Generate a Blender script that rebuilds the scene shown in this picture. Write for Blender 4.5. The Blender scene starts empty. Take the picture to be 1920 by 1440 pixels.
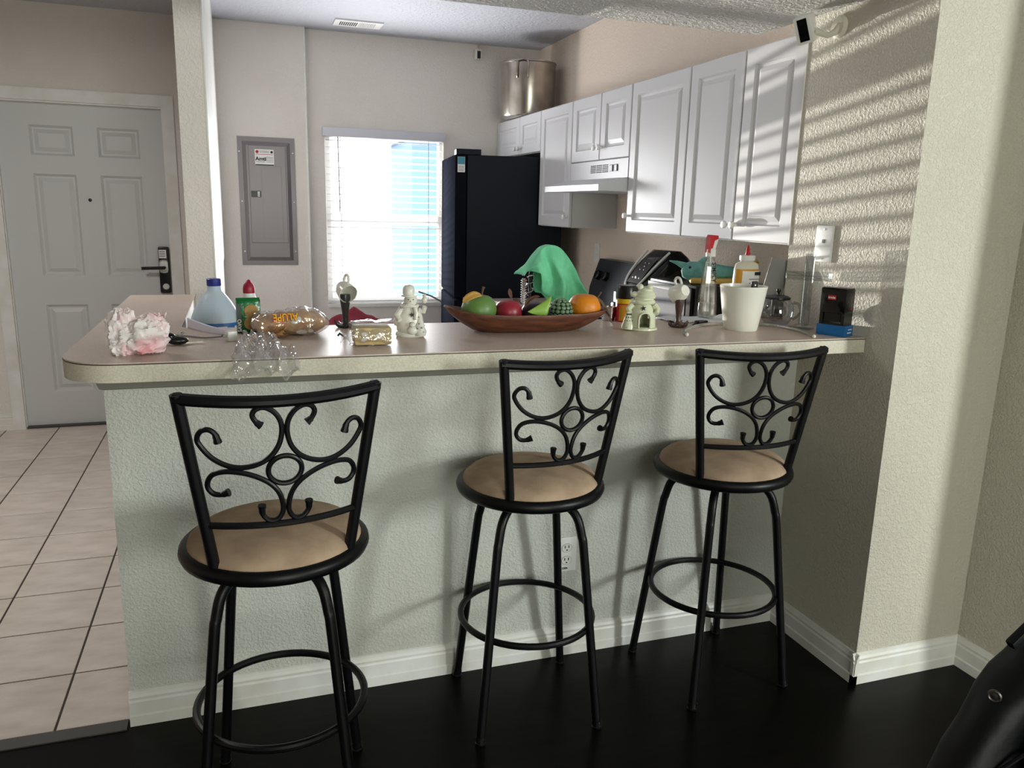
import bpy, bmesh, math, random
from mathutils import Vector, Matrix, noise
random.seed(7)
scene = bpy.context.scene
COL = scene.collection
PI = math.pi

# ------------------------------------------------------------------ camera, world, light, exposure
cam_data = bpy.data.cameras.new('camera')
cam_data.sensor_width = 36.0
cam_data.lens = 36.0 * 1494.08 / 1920.0
cam_data.clip_start = 0.02
cam = bpy.data.objects.new('camera', cam_data)
COL.objects.link(cam)
RIGHT = Vector((0.94690219, -0.3205626, 0.0248165))
DOWN = Vector((-0.04594657, -0.21130426, -0.97633981))
FWD = Vector((0.31822186, 0.92335807, -0.21481322))
M = Matrix.Identity(4)
for i in range(3):
    M[i][0] = RIGHT[i]; M[i][1] = -DOWN[i]; M[i][2] = -FWD[i]
M[0][3], M[1][3], M[2][3] = 0.361, -2.263, 1.475
cam.matrix_world = M
scene.camera = cam

scene.view_settings.view_transform = 'Standard'
scene.view_settings.look = 'None'
scene.view_settings.gamma = 1.0
scene.view_settings.use_curve_mapping = False
scene.view_settings.exposure = 0.0

world = bpy.data.worlds.new('overcast_sky')
scene.world = world
world.use_nodes = True
wbg = world.node_tree.nodes['Background']
wbg.inputs[0].default_value = (0.98, 0.99, 1.0, 1)
wbg.inputs[1].default_value = 5.0


def area(name, loc, direction, sx, sy, power, color, portal=False):
    d = bpy.data.lights.new(name, 'AREA')
    d.shape = 'RECTANGLE'; d.size = sx; d.size_y = sy; d.energy = power; d.color = color
    o = bpy.data.objects.new(name, d)
    o.location = loc
    o.rotation_euler = Vector(direction).to_track_quat('-Z', 'Y').to_euler()
    COL.objects.link(o)
    if portal:
        d.cycles.is_portal = True
    return o


area('portal_kitchen_window', (1.37, 3.60, 1.36), (0, -1, 0), 0.84, 1.2, 1, (1, 1, 1), True)
# daylight that comes in through the kitchen window, the living room's side window and its patio door
area('daylight_kitchen_window', (1.29, 3.455, 1.36), (0, -1, 0), 0.62, 1.05, 47, (0.985, 0.985, 1.0))
area('daylight_side_window', (4.36, -3.9, 1.78), (-1, 1.05, -0.26), 0.75, 0.8, 165, (0.95, 1.0, 0.96))
area('daylight_patio_door', (1.05, -4.55, 1.25), (0.08, 1, 0), 1.3, 1.9, 61, (0.96, 1.0, 0.88))
# low sun glancing off a parked car outside: upward beam through the slats
gl = bpy.data.lights.new('sun_glint', 'SPOT')
gl.energy = 7500; gl.color = (1.0, 0.95, 0.86); gl.shadow_soft_size = 0.022
gl.spot_size = math.radians(16); gl.spot_blend = 0.2
go = bpy.data.objects.new('sun_glint', gl)
go.location = (0.0, 10.0, 0.45)
go.rotation_euler = (Vector((1.36, 3.5, 1.33)) - Vector(go.location)).to_track_quat('-Z', 'Y').to_euler()
COL.objects.link(go)


# ------------------------------------------------------------------ helpers
def lin(c):
    c = c / 255.0
    return c / 12.92 if c <= 0.04045 else ((c + 0.055) / 1.055) ** 2.4


def rgb(r, g, b):
    return (lin(r), lin(g), lin(b), 1.0)


MATS = {}


def mat(name, color, rough=0.5, metal=0.0, noise_amt=0.0, noise_scale=8.0, bump=0.0, bump_scale=60.0,
        color2=None, trans=0.0, spec=0.5, coat=0.0, detail=4.0, stretch=None, bump_dist=0.002, sss=0.0, rand=0.0):
    m = bpy.data.materials.new(name)
    m.use_nodes = True
    nt = m.node_tree
    b = nt.nodes['Principled BSDF']
    b.inputs['Base Color'].default_value = color
    b.inputs['Roughness'].default_value = rough
    b.inputs['Metallic'].default_value = metal
    b.inputs['Specular IOR Level'].default_value = spec
    b.inputs['Coat Weight'].default_value = coat
    b.inputs['Transmission Weight'].default_value = trans
    if sss:
        b.inputs['Subsurface Weight'].default_value = sss
        b.inputs['Subsurface Radius'].default_value = (0.02, 0.02, 0.02)
    tc = nt.nodes.new('ShaderNodeTexCoord')
    src = tc.outputs['Object']
    if stretch:
        mp = nt.nodes.new('ShaderNodeMapping')
        mp.inputs['Scale'].default_value = stretch
        nt.links.new(src, mp.inputs['Vector']); src = mp.outputs['Vector']
    if color2 is not None:
        n = nt.nodes.new('ShaderNodeTexNoise')
        n.inputs['Scale'].default_value = noise_scale; n.inputs['Detail'].default_value = detail
        nt.links.new(src, n.inputs['Vector'])
        r = nt.nodes.new('ShaderNodeValToRGB')
        r.color_ramp.elements[0].position = 0.5 - noise_amt; r.color_ramp.elements[0].color = color
        r.color_ramp.elements[1].position = 0.5 + noise_amt; r.color_ramp.elements[1].color = color2
        nt.links.new(n.outputs['Fac'], r.inputs['Fac'])
        out = r.outputs['Color']
        if rand:
            oi = nt.nodes.new('ShaderNodeObjectInfo')
            mr = nt.nodes.new('ShaderNodeMapRange')
            mr.inputs['To Min'].default_value = 1 - rand; mr.inputs['To Max'].default_value = 1 + rand
            nt.links.new(oi.outputs['Random'], mr.inputs['Value'])
            hs = nt.nodes.new('ShaderNodeHueSaturation')
            nt.links.new(mr.outputs['Result'], hs.inputs['Value'])
            nt.links.new(out, hs.inputs['Color']); out = hs.outputs['Color']
        nt.links.new(out, b.inputs['Base Color'])
    if bump:
        n2 = nt.nodes.new('ShaderNodeTexNoise')
        n2.inputs['Scale'].default_value = bump_scale; n2.inputs['Detail'].default_value = 5
        nt.links.new(src, n2.inputs['Vector'])
        bp = nt.nodes.new('ShaderNodeBump')
        bp.inputs['Strength'].default_value = bump; bp.inputs['Distance'].default_value = bump_dist
        nt.links.new(n2.outputs['Fac'], bp.inputs['Height'])
        nt.links.new(bp.outputs['Normal'], b.inputs['Normal'])
    MATS[name] = m
    return m


def knockdown(name, color, strength=0.6, scale=55.0, dist=0.004, color2=None):
    """painted drywall with orange-peel / knockdown relief"""
    m = mat(name, color, 0.62, spec=0.35)
    nt = m.node_tree; b = nt.nodes['Principled BSDF']
    tc = nt.nodes.new('ShaderNodeTexCoord')
    n1 = nt.nodes.new('ShaderNodeTexNoise'); n1.inputs['Scale'].default_value = scale; n1.inputs['Detail'].default_value = 3
    n1.inputs['Distortion'].default_value = 0.6
    nt.links.new(tc.outputs['Object'], n1.inputs['Vector'])
    r = nt.nodes.new('ShaderNodeValToRGB')
    r.color_ramp.elements[0].position = 0.42; r.color_ramp.elements[1].position = 0.62
    nt.links.new(n1.outputs['Fac'], r.inputs['Fac'])
    bp = nt.nodes.new('ShaderNodeBump'); bp.inputs['Strength'].default_value = strength
    bp.inputs['Distance'].default_value = dist
    nt.links.new(r.outputs['Color'], bp.inputs['Height'])
    nt.links.new(bp.outputs['Normal'], b.inputs['Normal'])
    if color2:
        n2 = nt.nodes.new('ShaderNodeTexNoise'); n2.inputs['Scale'].default_value = 2.2; n2.inputs['Detail'].default_value = 5
        nt.links.new(tc.outputs['Object'], n2.inputs['Vector'])
        r2 = nt.nodes.new('ShaderNodeValToRGB')
        r2.color_ramp.elements[0].position = 0.40; r2.color_ramp.elements[0].color = color
        r2.color_ramp.elements[1].position = 0.68; r2.color_ramp.elements[1].color = color2
        nt.links.new(n2.outputs['Fac'], r2.inputs['Fac'])
        nt.links.new(r2.outputs['Color'], b.inputs['Base Color'])
    return m


def clear(name, tint=(1, 1, 1, 1), gloss=0.12, rough=0.03, milk=0.0, fres=True, bump=0.0):
    """thin clear plastic / pane: transparent plus reflection"""
    m = bpy.data.materials.new(name); m.use_nodes = True
    nt = m.node_tree
    nt.nodes.remove(nt.nodes['Principled BSDF'])
    out = nt.nodes['Material Output']
    t = nt.nodes.new('ShaderNodeBsdfTransparent'); t.inputs[0].default_value = tint
    g = nt.nodes.new('ShaderNodeBsdfGlossy'); g.inputs['Roughness'].default_value = rough
    mx = nt.nodes.new('ShaderNodeMixShader')
    if fres:
        lw = nt.nodes.new('ShaderNodeLayerWeight'); lw.inputs[0].default_value = 0.25
        mr = nt.nodes.new('ShaderNodeMapRange'); mr.inputs['To Min'].default_value = gloss
        mr.inputs['To Max'].default_value = min(1, gloss + 0.55)
        nt.links.new(lw.outputs['Facing'], mr.inputs['Value']); nt.links.new(mr.outputs['Result'], mx.inputs[0])
    else:
        mx.inputs[0].default_value = gloss
    nt.links.new(t.outputs[0], mx.inputs[1]); nt.links.new(g.outputs[0], mx.inputs[2])
    res = mx
    if milk:
        df = nt.nodes.new('ShaderNodeBsdfDiffuse'); df.inputs[0].default_value = (0.9, 0.9, 0.9, 1)
        res = nt.nodes.new('ShaderNodeMixShader'); res.inputs[0].default_value = milk
        nt.links.new(mx.outputs[0], res.inputs[1]); nt.links.new(df.outputs[0], res.inputs[2])
    nt.links.new(res.outputs[0], out.inputs[0])
    if bump:
        tc = nt.nodes.new('ShaderNodeTexCoord')
        n = nt.nodes.new('ShaderNodeTexNoise'); n.inputs['Scale'].default_value = 45
        nt.links.new(tc.outputs['Object'], n.inputs['Vector'])
        bp = nt.nodes.new('ShaderNodeBump'); bp.inputs['Strength'].default_value = bump; bp.inputs['Distance'].default_value = 0.01
        nt.links.new(n.outputs['Fac'], bp.inputs['Height']); nt.links.new(bp.outputs[0], g.inputs['Normal'])
    MATS[name] = m
    return m


class MB:
    def __init__(s):
        s.v = []; s.f = []

    def add(s, vs, fs):
        o = len(s.v); s.v += [tuple(p) for p in vs]; s.f += [tuple(i + o for i in f) for f in fs]; return s

    def box(s, x0, x1, y0, y1, z0, z1, bv=0.0):
        if bv <= 0:
            vs = [(x, y, z) for z in (z0, z1) for y in (y0, y1) for x in (x0, x1)]
            return s.add(vs, [(0, 2, 3, 1), (4, 5, 7, 6), (0, 1, 5, 4), (2, 6, 7, 3), (0, 4, 6, 2), (1, 3, 7, 5)])
        bm = bmesh.new(); bmesh.ops.create_cube(bm, size=1)
        for v in bm.verts:
            v.co = Vector(((x0 + x1) / 2 + v.co.x * (x1 - x0), (y0 + y1) / 2 + v.co.y * (y1 - y0), (z0 + z1) / 2 + v.co.z * (z1 - z0)))
        bmesh.ops.bevel(bm, geom=bm.edges[:], offset=bv, segments=2, affect='EDGES', profile=0.6)
        bm.verts.index_update()
        s.add([v.co[:] for v in bm.verts], [[v.index for v in f.verts] for f in bm.faces]); bm.free(); return s

    def prism(s, poly, z0, z1):
        n = len(poly)
        vs = [(x, y, z0) for x, y in poly] + [(x, y, z1) for x, y in poly]
        fs = [tuple(range(n - 1, -1, -1)), tuple(range(n, 2 * n))] + [(i, (i + 1) % n, n + (i + 1) % n, n + i) for i in range(n)]
        return s.add(vs, fs)

    def lathe(s, prof, seg=24, c=(0, 0, 0), cap0=True, cap1=True, sx=1.0, sy=1.0, skip=None):
        vs = []; fs = []
        for r, z in prof:
            for k in range(seg):
                a = 2 * PI * k / seg
                vs.append((c[0] + r * sx * math.cos(a), c[1] + r * sy * math.sin(a), c[2] + z))
        for i in range(len(prof) - 1):
            for k in range(seg):
                if skip and skip((k + 0.5) / seg * 2 * PI, (prof[i][1] + prof[i + 1][1]) / 2): continue
                k2 = (k + 1) % seg
                fs.append((i * seg + k, i * seg + k2, (i + 1) * seg + k2, (i + 1) * seg + k))
        if cap0: fs.append(tuple(range(seg - 1, -1, -1)))
        if cap1: fs.append(tuple((len(prof) - 1) * seg + k for k in range(seg)))
        return s.add(vs, fs)

    def tube(s, pts, r, seg=10, closed=False, cap=True):
        pts = [Vector(p) for p in pts]; n = len(pts)
        rr = r if isinstance(r, (list, tuple)) else [r] * n
        T = []
        for i in range(n):
            if closed: t = pts[(i + 1) % n] - pts[i - 1]
            else: t = pts[min(i + 1, n - 1)] - pts[max(i - 1, 0)]
            T.append(t.normalized())
        up = Vector((0, 0, 1)) if abs(T[0].z) < 0.9 else Vector((1, 0, 0))
        N = (up - T[0] * up.dot(T[0])).normalized()
        vs = []; fs = []
        for i in range(n):
            N = (N - T[i] * N.dot(T[i])).normalized(); B = T[i].cross(N)
            for k in range(seg):
                a = 2 * PI * k / seg
                vs.append(pts[i] + (N * math.cos(a) + B * math.sin(a)) * rr[i])
        m = n if closed else n - 1
        for i in range(m):
            j = (i + 1) % n
            for k in range(seg):
                k2 = (k + 1) % seg
                fs.append((i * seg + k, i * seg + k2, j * seg + k2, j * seg + k))
        if cap and not closed:
            fs.append(tuple(range(seg - 1, -1, -1))); fs.append(tuple((n - 1) * seg + k for k in range(seg)))
        return s.add(vs, fs)

    def loft(s, rings, cap0=True, cap1=True):
        n = len(rings[0]); vs = [p for r in rings for p in r]; fs = []
        for i in range(len(rings) - 1):
            for k in range(n):
                k2 = (k + 1) % n
                fs.append((i * n + k, i * n + k2, (i + 1) * n + k2, (i + 1) * n + k))
        if cap0: fs.append(tuple(range(n - 1, -1, -1)))
        if cap1: fs.append(tuple((len(rings) - 1) * n + k for k in range(n)))
        return s.add(vs, fs)

    def grid(s, fn, nu, nv):
        vs = [fn(i / nu, j / nv) for j in range(nv + 1) for i in range(nu + 1)]
        fs = [(j * (nu + 1) + i, j * (nu + 1) + i + 1, (j + 1) * (nu + 1) + i + 1, (j + 1) * (nu + 1) + i) for j in range(nv) for i in range(nu)]
        return s.add(vs, fs)

    def ball(s, c, rx, ry=None, rz=None, seg=20, rings=12):
        ry = ry or rx; rz = rz or rx
        prof = [(max(1e-4, math.sin(PI * i / rings)), -math.cos(PI * i / rings)) for i in range(rings + 1)]
        vs = []; o = len(s.v)
        tmp = MB(); tmp.lathe(prof, seg, cap0=True, cap1=True)
        return s.add([(c[0] + x * rx, c[1] + y * ry, c[2] + z * rz) for x, y, z in tmp.v], tmp.f)

    def rects(s, w, h, loops):
        """concentric rectangle loops (inset, y) facing -y; origin lower-left, last loop filled"""
        vs = []; fs = []
        for ins, y in loops:
            vs += [(ins, y, ins), (w - ins, y, ins), (w - ins, y, h - ins), (ins, y, h - ins)]
        for i in range(len(loops) - 1):
            for k in range(4):
                k2 = (k + 1) % 4
                fs.append((i * 4 + k, i * 4 + k2, i * 4 + 4 + k2, i * 4 + 4 + k))
        L = (len(loops) - 1) * 4
        fs.append((L, L + 1, L + 2, L + 3))
        return s.add(vs, fs)

    def xf(s, M):
        s.v = [tuple(M @ Vector(p)) for p in s.v]; return s

    def disp(s, amp, scale, seed=0.0, zmin=None):
        out = []
        for p in s.v:
            v = Vector(p)
            d = noise.noise_vector(v * scale + Vector((seed, seed * 1.7, seed * 0.3)))
            q = v + d * amp
            if zmin is not None and q.z < zmin: q.z = zmin
            out.append(tuple(q))
        s.v = out; return s


def T(x=0, y=0, z=0): return Matrix.Translation((x, y, z))
def RZ(a): return Matrix.Rotation(a, 4, 'Z')
def RX(a): return Matrix.Rotation(a, 4, 'X')
def RY(a): return Matrix.Rotation(a, 4, 'Y')


def wloc(o):
    p = Vector((0, 0, 0))
    while o:
        p += o.location; o = o.parent
    return p


def obj(name, mb, m, parent=None, smooth=35, w=False, label=None):
    """one mesh object; w: the mesh is given in world coordinates under an unrotated parent"""
    me = bpy.data.meshes.new(name)
    off = wloc(parent) if (w and parent) else Vector((0, 0, 0))
    me.from_pydata([tuple(Vector(p) - off) for p in mb.v], [], mb.f)
    bm = bmesh.new(); bm.from_mesh(me)
    bmesh.ops.recalc_face_normals(bm, faces=bm.faces[:])
    bm.to_mesh(me); bm.free()
    me.update()
    if smooth:
        me.polygons.foreach_set('use_smooth', [True] * len(me.polygons))
        me.set_sharp_from_angle(angle=math.radians(smooth))
    o = bpy.data.objects.new(name, me)
    COL.objects.link(o)
    mm = MATS[m] if isinstance(m, str) else m
    me.materials.append(mm)
    if parent: o.parent = parent
    if label: o['label'] = label
    return o


def tag(o, label, cat, group=None):
    o['label'] = label; o['category'] = cat
    if group: o['group'] = group
    return o


def thing(name, label, cat, loc=(0, 0, 0), rotz=0.0, group=None):
    o = bpy.data.objects.new(name, None); o.empty_display_size = 0.05
    o.location = loc; o.rotation_euler = (0, 0, rotz)
    COL.objects.link(o)
    return tag(o, label, cat, group)


def struct(name, mb, m, parent=None, smooth=0):
    o = obj(name, mb, m, parent, smooth)
    if not parent: o['kind'] = 'structure'
    return o


def sroot(name, loc=(0, 0, 0)):
    o = bpy.data.objects.new(name, None); o.location = loc; o['kind'] = 'structure'
    COL.objects.link(o); return o


def text(name, body, size, m, parent, Mx, extrude=0.0004, w=False, bold=0.0):
    cu = bpy.data.curves.new(name, 'FONT'); cu.body = body; cu.size = size; cu.extrude = extrude
    cu.align_x = 'CENTER'; cu.align_y = 'CENTER'; cu.offset = bold
    t = bpy.data.objects.new('tmp', cu); COL.objects.link(t)
    bpy.context.view_layer.update()
    me = bpy.data.meshes.new_from_object(t.evaluated_get(bpy.context.evaluated_depsgraph_get()))
    bpy.data.objects.remove(t); bpy.data.curves.remove(cu)
    off = wloc(parent) if (w and parent) else Vector((0, 0, 0))
    me.transform(Matrix.Translation(-off) @ Mx)
    me.name = name
    me.materials.clear(); me.materials.append(MATS[m])
    o = bpy.data.objects.new(name, me); COL.objects.link(o)
    if parent: o.parent = parent
    return o


def spline(pts, n=6, closed=False):
    P = [Vector(p) for p in pts]; out = []
    L = len(P); rng = L if closed else L - 1
    for i in range(rng):
        if closed: a, b, c, d = P[i - 1], P[i], P[(i + 1) % L], P[(i + 2) % L]
        else: a, b, c, d = P[max(i - 1, 0)], P[i], P[i + 1], P[min(i + 2, L - 1)]
        for k in range(n):
            t = k / n
            out.append(0.5 * ((2 * b) + (c - a) * t + (2 * a - 5 * b + 4 * c - d) * t * t + (-a + 3 * b - 3 * c + d) * t ** 3))
    if not closed: out.append(P[-1])
    return out


# ------------------------------------------------------------------ materials
PAINT_L = rgb(208, 203, 189)
knockdown('paint_living', PAINT_L, 0.6, 115, 0.003, rgb(203, 198, 184))
knockdown('paint_bar', rgb(214, 215, 209), 0.5, 115, 0.003, rgb(203, 203, 195))
mat('trim_shaded', rgb(142, 140, 131), 0.6)  # moulding darkened: the counter overhang's shade is put into its colour
knockdown('paint_kitchen', rgb(231, 225, 219), 0.4, 95, 0.003, rgb(226, 219, 212))
knockdown('wall_warm_lit', rgb(238, 222, 205), 0.6, 85, 0.004)  # kitchen wall tinted warm: the warm light is put into its colour
knockdown('paint_entry', rgb(196, 178, 164), 0.35, 75, 0.003)
knockdown('ceiling_texture', rgb(186, 185, 181), 0.8, 62, 0.006)
knockdown('ceiling_kitchen', rgb(192, 194, 202), 0.6, 40, 0.004)
mat('trim_white', rgb(236, 236, 236), 0.4, color2=rgb(222, 220, 211), noise_amt=0.2, noise_scale=9)
mat('door_white', rgb(206, 207, 207), 0.42)
mat('cabinet_white', rgb(212, 212, 215), 0.34, spec=0.4)
mat('cabinet_side', rgb(205, 206, 204), 0.45)
mat('white_plastic', rgb(236, 236, 234), 0.35)
mat('off_white_plastic', rgb(226, 222, 206), 0.45)
mat('black_plastic', rgb(16, 16, 18), 0.3)
mat('black_gloss', rgb(10, 10, 12), 0.12)
mat('black_iron', rgb(9, 9, 13), 0.4, spec=0.3)
mat('suede', rgb(190, 164, 140), 0.9, color2=rgb(164, 140, 118), noise_amt=0.18, noise_scale=14, bump=0.3, bump_scale=220)
mat('dark_floor', rgb(9, 9, 8), 0.3, color2=rgb(15, 14, 12), noise_amt=0.2, noise_scale=4, stretch=(1, 9, 1), bump=0.12, bump_scale=6, spec=0.10)
mat('threshold', rgb(66, 62, 60), 0.5)
mat('tile', rgb(228, 216, 207), 0.34, color2=rgb(206, 193, 182), noise_amt=0.16, noise_scale=6, detail=8, stretch=(1, 2.4, 1), bump=0.12, bump_scale=18, rand=0.05)
mat('grout', rgb(74, 62, 56), 0.9)
mat('laminate', rgb(206, 188, 176), 0.36, color2=rgb(198, 179, 167), noise_amt=0.1, noise_scale=160, spec=0.5)
mat('laminate_line', rgb(70, 58, 50), 0.5)
mat('laminate_edge', rgb(216, 209, 193), 0.45, color2=rgb(200, 193, 175), noise_amt=0.12, noise_scale=300)
mat('fridge', rgb(14, 18, 30), 0.45, spec=0.15)
mat('fridge_door', rgb(21, 23, 29), 0.7, spec=0.0)
mat('steel', rgb(196, 190, 182), 0.24, metal=1.0, color2=rgb(150, 140, 130), noise_amt=0.25, noise_scale=7)
mat('chrome', rgb(210, 212, 215), 0.12, metal=1.0)
mat('panel_grey', rgb(128, 122, 124), 0.33, metal=0.25)
mat('sticker_white', rgb(238, 236, 234), 0.5)
mat('ink_black', rgb(20, 20, 22), 0.6)
mat('ink_red', rgb(170, 28, 40), 0.5)
mat('ink_grey', rgb(120, 122, 126), 0.6)
mat('teal', rgb(60, 140, 160), 0.5)
mat('blue', rgb(22, 104, 172), 0.4)
mat('cap_blue', rgb(34, 42, 130), 0.4)
mat('cap_red', rgb(150, 24, 52), 0.45)
mat('red', rgb(196, 24, 40), 0.35)
mat('jug_plastic', rgb(196, 212, 226), 0.35, sss=0.3)
mat('yellow', rgb(226, 190, 30), 0.45)
mat('amber', rgb(214, 150, 40), 0.5)
mat('porcelain', rgb(226, 224, 214), 0.28, spec=0.5)
mat('porcelain_green', rgb(214, 218, 190), 0.28, spec=0.5)
mat('wood_bowl', rgb(112, 66, 44), 0.5, color2=rgb(72, 38, 26), noise_amt=0.2, noise_scale=12, stretch=(1, 6, 6), bump=0.4, bump_scale=30)
mat('fruit_green', rgb(104, 138, 66), 0.42, color2=rgb(84, 122, 70), noise_amt=0.2, noise_scale=14)
mat('fruit_red', rgb(156, 34, 52), 0.38, color2=rgb(120, 26, 44), noise_amt=0.25, noise_scale=16)
mat('fruit_purple', rgb(46, 38, 52), 0.45, color2=rgb(32, 26, 40), noise_amt=0.25, noise_scale=16)
mat('fruit_artichoke', rgb(108, 136, 106), 0.45)
mat('fruit_artichoke_core', rgb(30, 42, 32), 0.7)
mat('fruit_orange', rgb(226, 140, 26), 0.45, color2=rgb(206, 116, 16), noise_amt=0.25, noise_scale=10, bump=0.25, bump_scale=180, bump_dist=0.001)
mat('leaf_yellow', rgb(206, 160, 80), 0.5)
mat('leaf_green', rgb(132, 172, 62), 0.4)
mat('leaf_brown', rgb(86, 52, 40), 0.6)
mat('twig', rgb(92, 74, 56), 0.8)
mat('cloth_green', rgb(124, 214, 170), 0.95, bump=0.6, bump_scale=260, color2=rgb(106, 200, 152), noise_amt=0.2, noise_scale=30)
mat('cloth_red', rgb(150, 46, 66), 0.95, bump=0.4, bump_scale=200)
mat('cloth_white', rgb(206, 210, 212), 0.8, bump=0.4, bump_scale=60)
mat('bread_crust', rgb(222, 178, 122), 0.7, color2=rgb(190, 138, 84), noise_amt=0.2, noise_scale=26)
mat('bread_slice', rgb(204, 180, 128), 0.6, color2=rgb(184, 158, 104), noise_amt=0.2, noise_scale=60)
mat('packet_green', rgb(22, 118, 58), 0.2, color2=rgb(16, 84, 44), noise_amt=0.2, noise_scale=18, bump=0.8, bump_scale=26, bump_dist=0.01)
mat('packet_dark', rgb(24, 44, 34), 0.4)
mat('cracker', rgb(172, 138, 82), 0.7, color2=rgb(150, 116, 62), noise_amt=0.2, noise_scale=50)
mat('bag_white', rgb(238, 230, 230), 0.42, color2=rgb(226, 120, 138), noise_amt=0.10, noise_scale=11, sss=0.2)
n = MATS['bag_white'].node_tree.nodes
for q in n:
    if q.type == 'VALTORGB':
        q.color_ramp.elements[0].position = 0.48; q.color_ramp.elements[1].position = 0.72
mat('coffee', rgb(70, 50, 42), 0.3)
mat('coffee_backlit', rgb(58, 58, 62), 0.3)  # backlit look of the coffee stream put into a greyer colour
mat('grey_slab', rgb(140, 138, 136), 0.4)
mat('stove_grey', rgb(70, 72, 78), 0.35, metal=0.4)
mat('toy_teal', rgb(120, 182, 174), 0.7, color2=rgb(90, 152, 148), noise_amt=0.2, noise_scale=40)
mat('toy_yellow', rgb(216, 182, 96), 0.7)
mat('leather', rgb(5, 6, 10), 0.5, bump=0.35, bump_scale=40, bump_dist=0.003, spec=0.25)
mat('button_metal', rgb(96, 92, 90), 0.35, metal=0.9)
mat('blind_white', rgb(238, 238, 238), 0.5)
mat('headrail', rgb(208, 208, 218), 0.45)
mat('cord_grey', rgb(120, 120, 120), 0.6)
mat('lavender_white', rgb(214, 208, 222), 0.5)
mat('wood_dark', rgb(60, 44, 34), 0.6)
mat('siding_blue', rgb(96, 124, 156), 0.8)
mat('smoke_plastic', rgb(84, 86, 96), 0.6, spec=0.1)
mat('black_satin', rgb(12, 12, 14), 0.5, spec=0.2)
clear('pane', gloss=0.03, rough=0.01)
vt = bpy.data.materials.new('vinyl_translucent'); vt.use_nodes = True
nt_ = vt.node_tree; nt_.nodes.remove(nt_.nodes['Principled BSDF'])
d_ = nt_.nodes.new('ShaderNodeBsdfDiffuse'); d_.inputs[0].default_value = (0.85, 0.85, 0.85, 1)
t_ = nt_.nodes.new('ShaderNodeBsdfTranslucent'); t_.inputs[0].default_value = (0.8, 0.8, 0.8, 1)
x_ = nt_.nodes.new('ShaderNodeMixShader'); x_.inputs[0].default_value = 0.45
nt_.links.new(d_.outputs[0], x_.inputs[1]); nt_.links.new(t_.outputs[0], x_.inputs[2]); nt_.links.new(x_.outputs[0], nt_.nodes['Material Output'].inputs[0])
MATS['vinyl_translucent'] = vt
sv_ = vt.copy(); sv_.name = 'slat_vinyl'; MATS['slat_vinyl'] = sv_
for q_ in sv_.node_tree.nodes:
    if q_.type == 'MIX_SHADER': q_.inputs[0].default_value = 0.07
clear('clear_film', gloss=0.26, rough=0.10, bump=1.0, milk=0.05)
clear('film_tail', gloss=0.30, rough=0.07, bump=1.0, milk=0.10)
clear('pot_glass', tint=(0.72, 0.73, 0.75, 1), gloss=0.16, rough=0.02)
clear('clear_glass', tint=(0.88, 0.90, 0.91, 1), gloss=0.16, rough=0.02)
clear('clear_tube', tint=(0.84, 0.82, 0.76, 1), gloss=0.26, rough=0.05, milk=0.12)

# ------------------------------------------------------------------ room shell
XR = 2.19; ZT = 1.112; YB = 3.47
# floors
struct('floor', MB().box(-2.6, 4.5, -4.7, -0.03, -0.05, 0.0).box(0.0, 4.5, -0.03, 0.019, -0.05, 0.0), 'dark_floor')
fe = struct('floor_entry', MB().box(-2.6, 2.75, 0.02, 3.65, -0.05, -0.003), 'grout')
struct('trim_threshold', MB().box(-2.6, 0.0, -0.03, 0.02, -0.05, 0.004), 'threshold')
tp = 0.304
tile_me = None
for i in range(6):
    for j in range(12):
        x0 = -0.1925 + tp * (1 - i); y0 = 0.022 + tp * j
        if x0 < -1.5 or x0 + tp > 0.5: continue
        y1 = min(y0 + tp, YB)
        if y1 - y0 < 0.05: continue
        g = 0.0035
        if tile_me is None:
            mb = MB(); L = tp - 2 * g
            for ins, z in ((0, -0.006), (0, -0.0012), (0.0015, 0.0)): mb.v += [(ins, ins, z), (L - ins, ins, z), (L - ins, L - ins, z), (ins, L - ins, z)]
            mb.f = [(a + k, a + (k + 1) % 4, a + 4 + (k + 1) % 4, a + 4 + k) for a in (0, 4) for k in range(4)] + [(8, 9, 10, 11)]
            o = obj('tile', mb, 'tile', fe, smooth=0); tile_me = o.data
        else:
            o = bpy.data.objects.new('tile', tile_me); COL.objects.link(o); o.parent = fe
        o.location = (x0 + g, y0 + g, 0)
        if y1 - y0 < tp - 0.001: o.scale = (1, (y1 - y0 - g) / (tp - 2 * g), 1)

# half wall carrying the bar, with its return towards the entry pillar
struct('wall_bar', MB().prism([(0.012, 0), (XR, 0), (XR, 0.115), (0.127, 0.115), (0.127, 1.14), (0.012, 1.14)], 0, 1.066), 'paint_bar')
# cap moulding under the countertop
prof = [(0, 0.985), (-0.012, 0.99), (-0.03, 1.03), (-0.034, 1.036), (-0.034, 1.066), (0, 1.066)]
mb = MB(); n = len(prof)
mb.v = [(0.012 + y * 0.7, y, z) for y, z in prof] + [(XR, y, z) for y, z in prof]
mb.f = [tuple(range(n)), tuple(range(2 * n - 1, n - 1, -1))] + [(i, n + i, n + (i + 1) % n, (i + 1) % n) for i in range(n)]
struct('trim_1', mb, 'trim_shaded')
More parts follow.
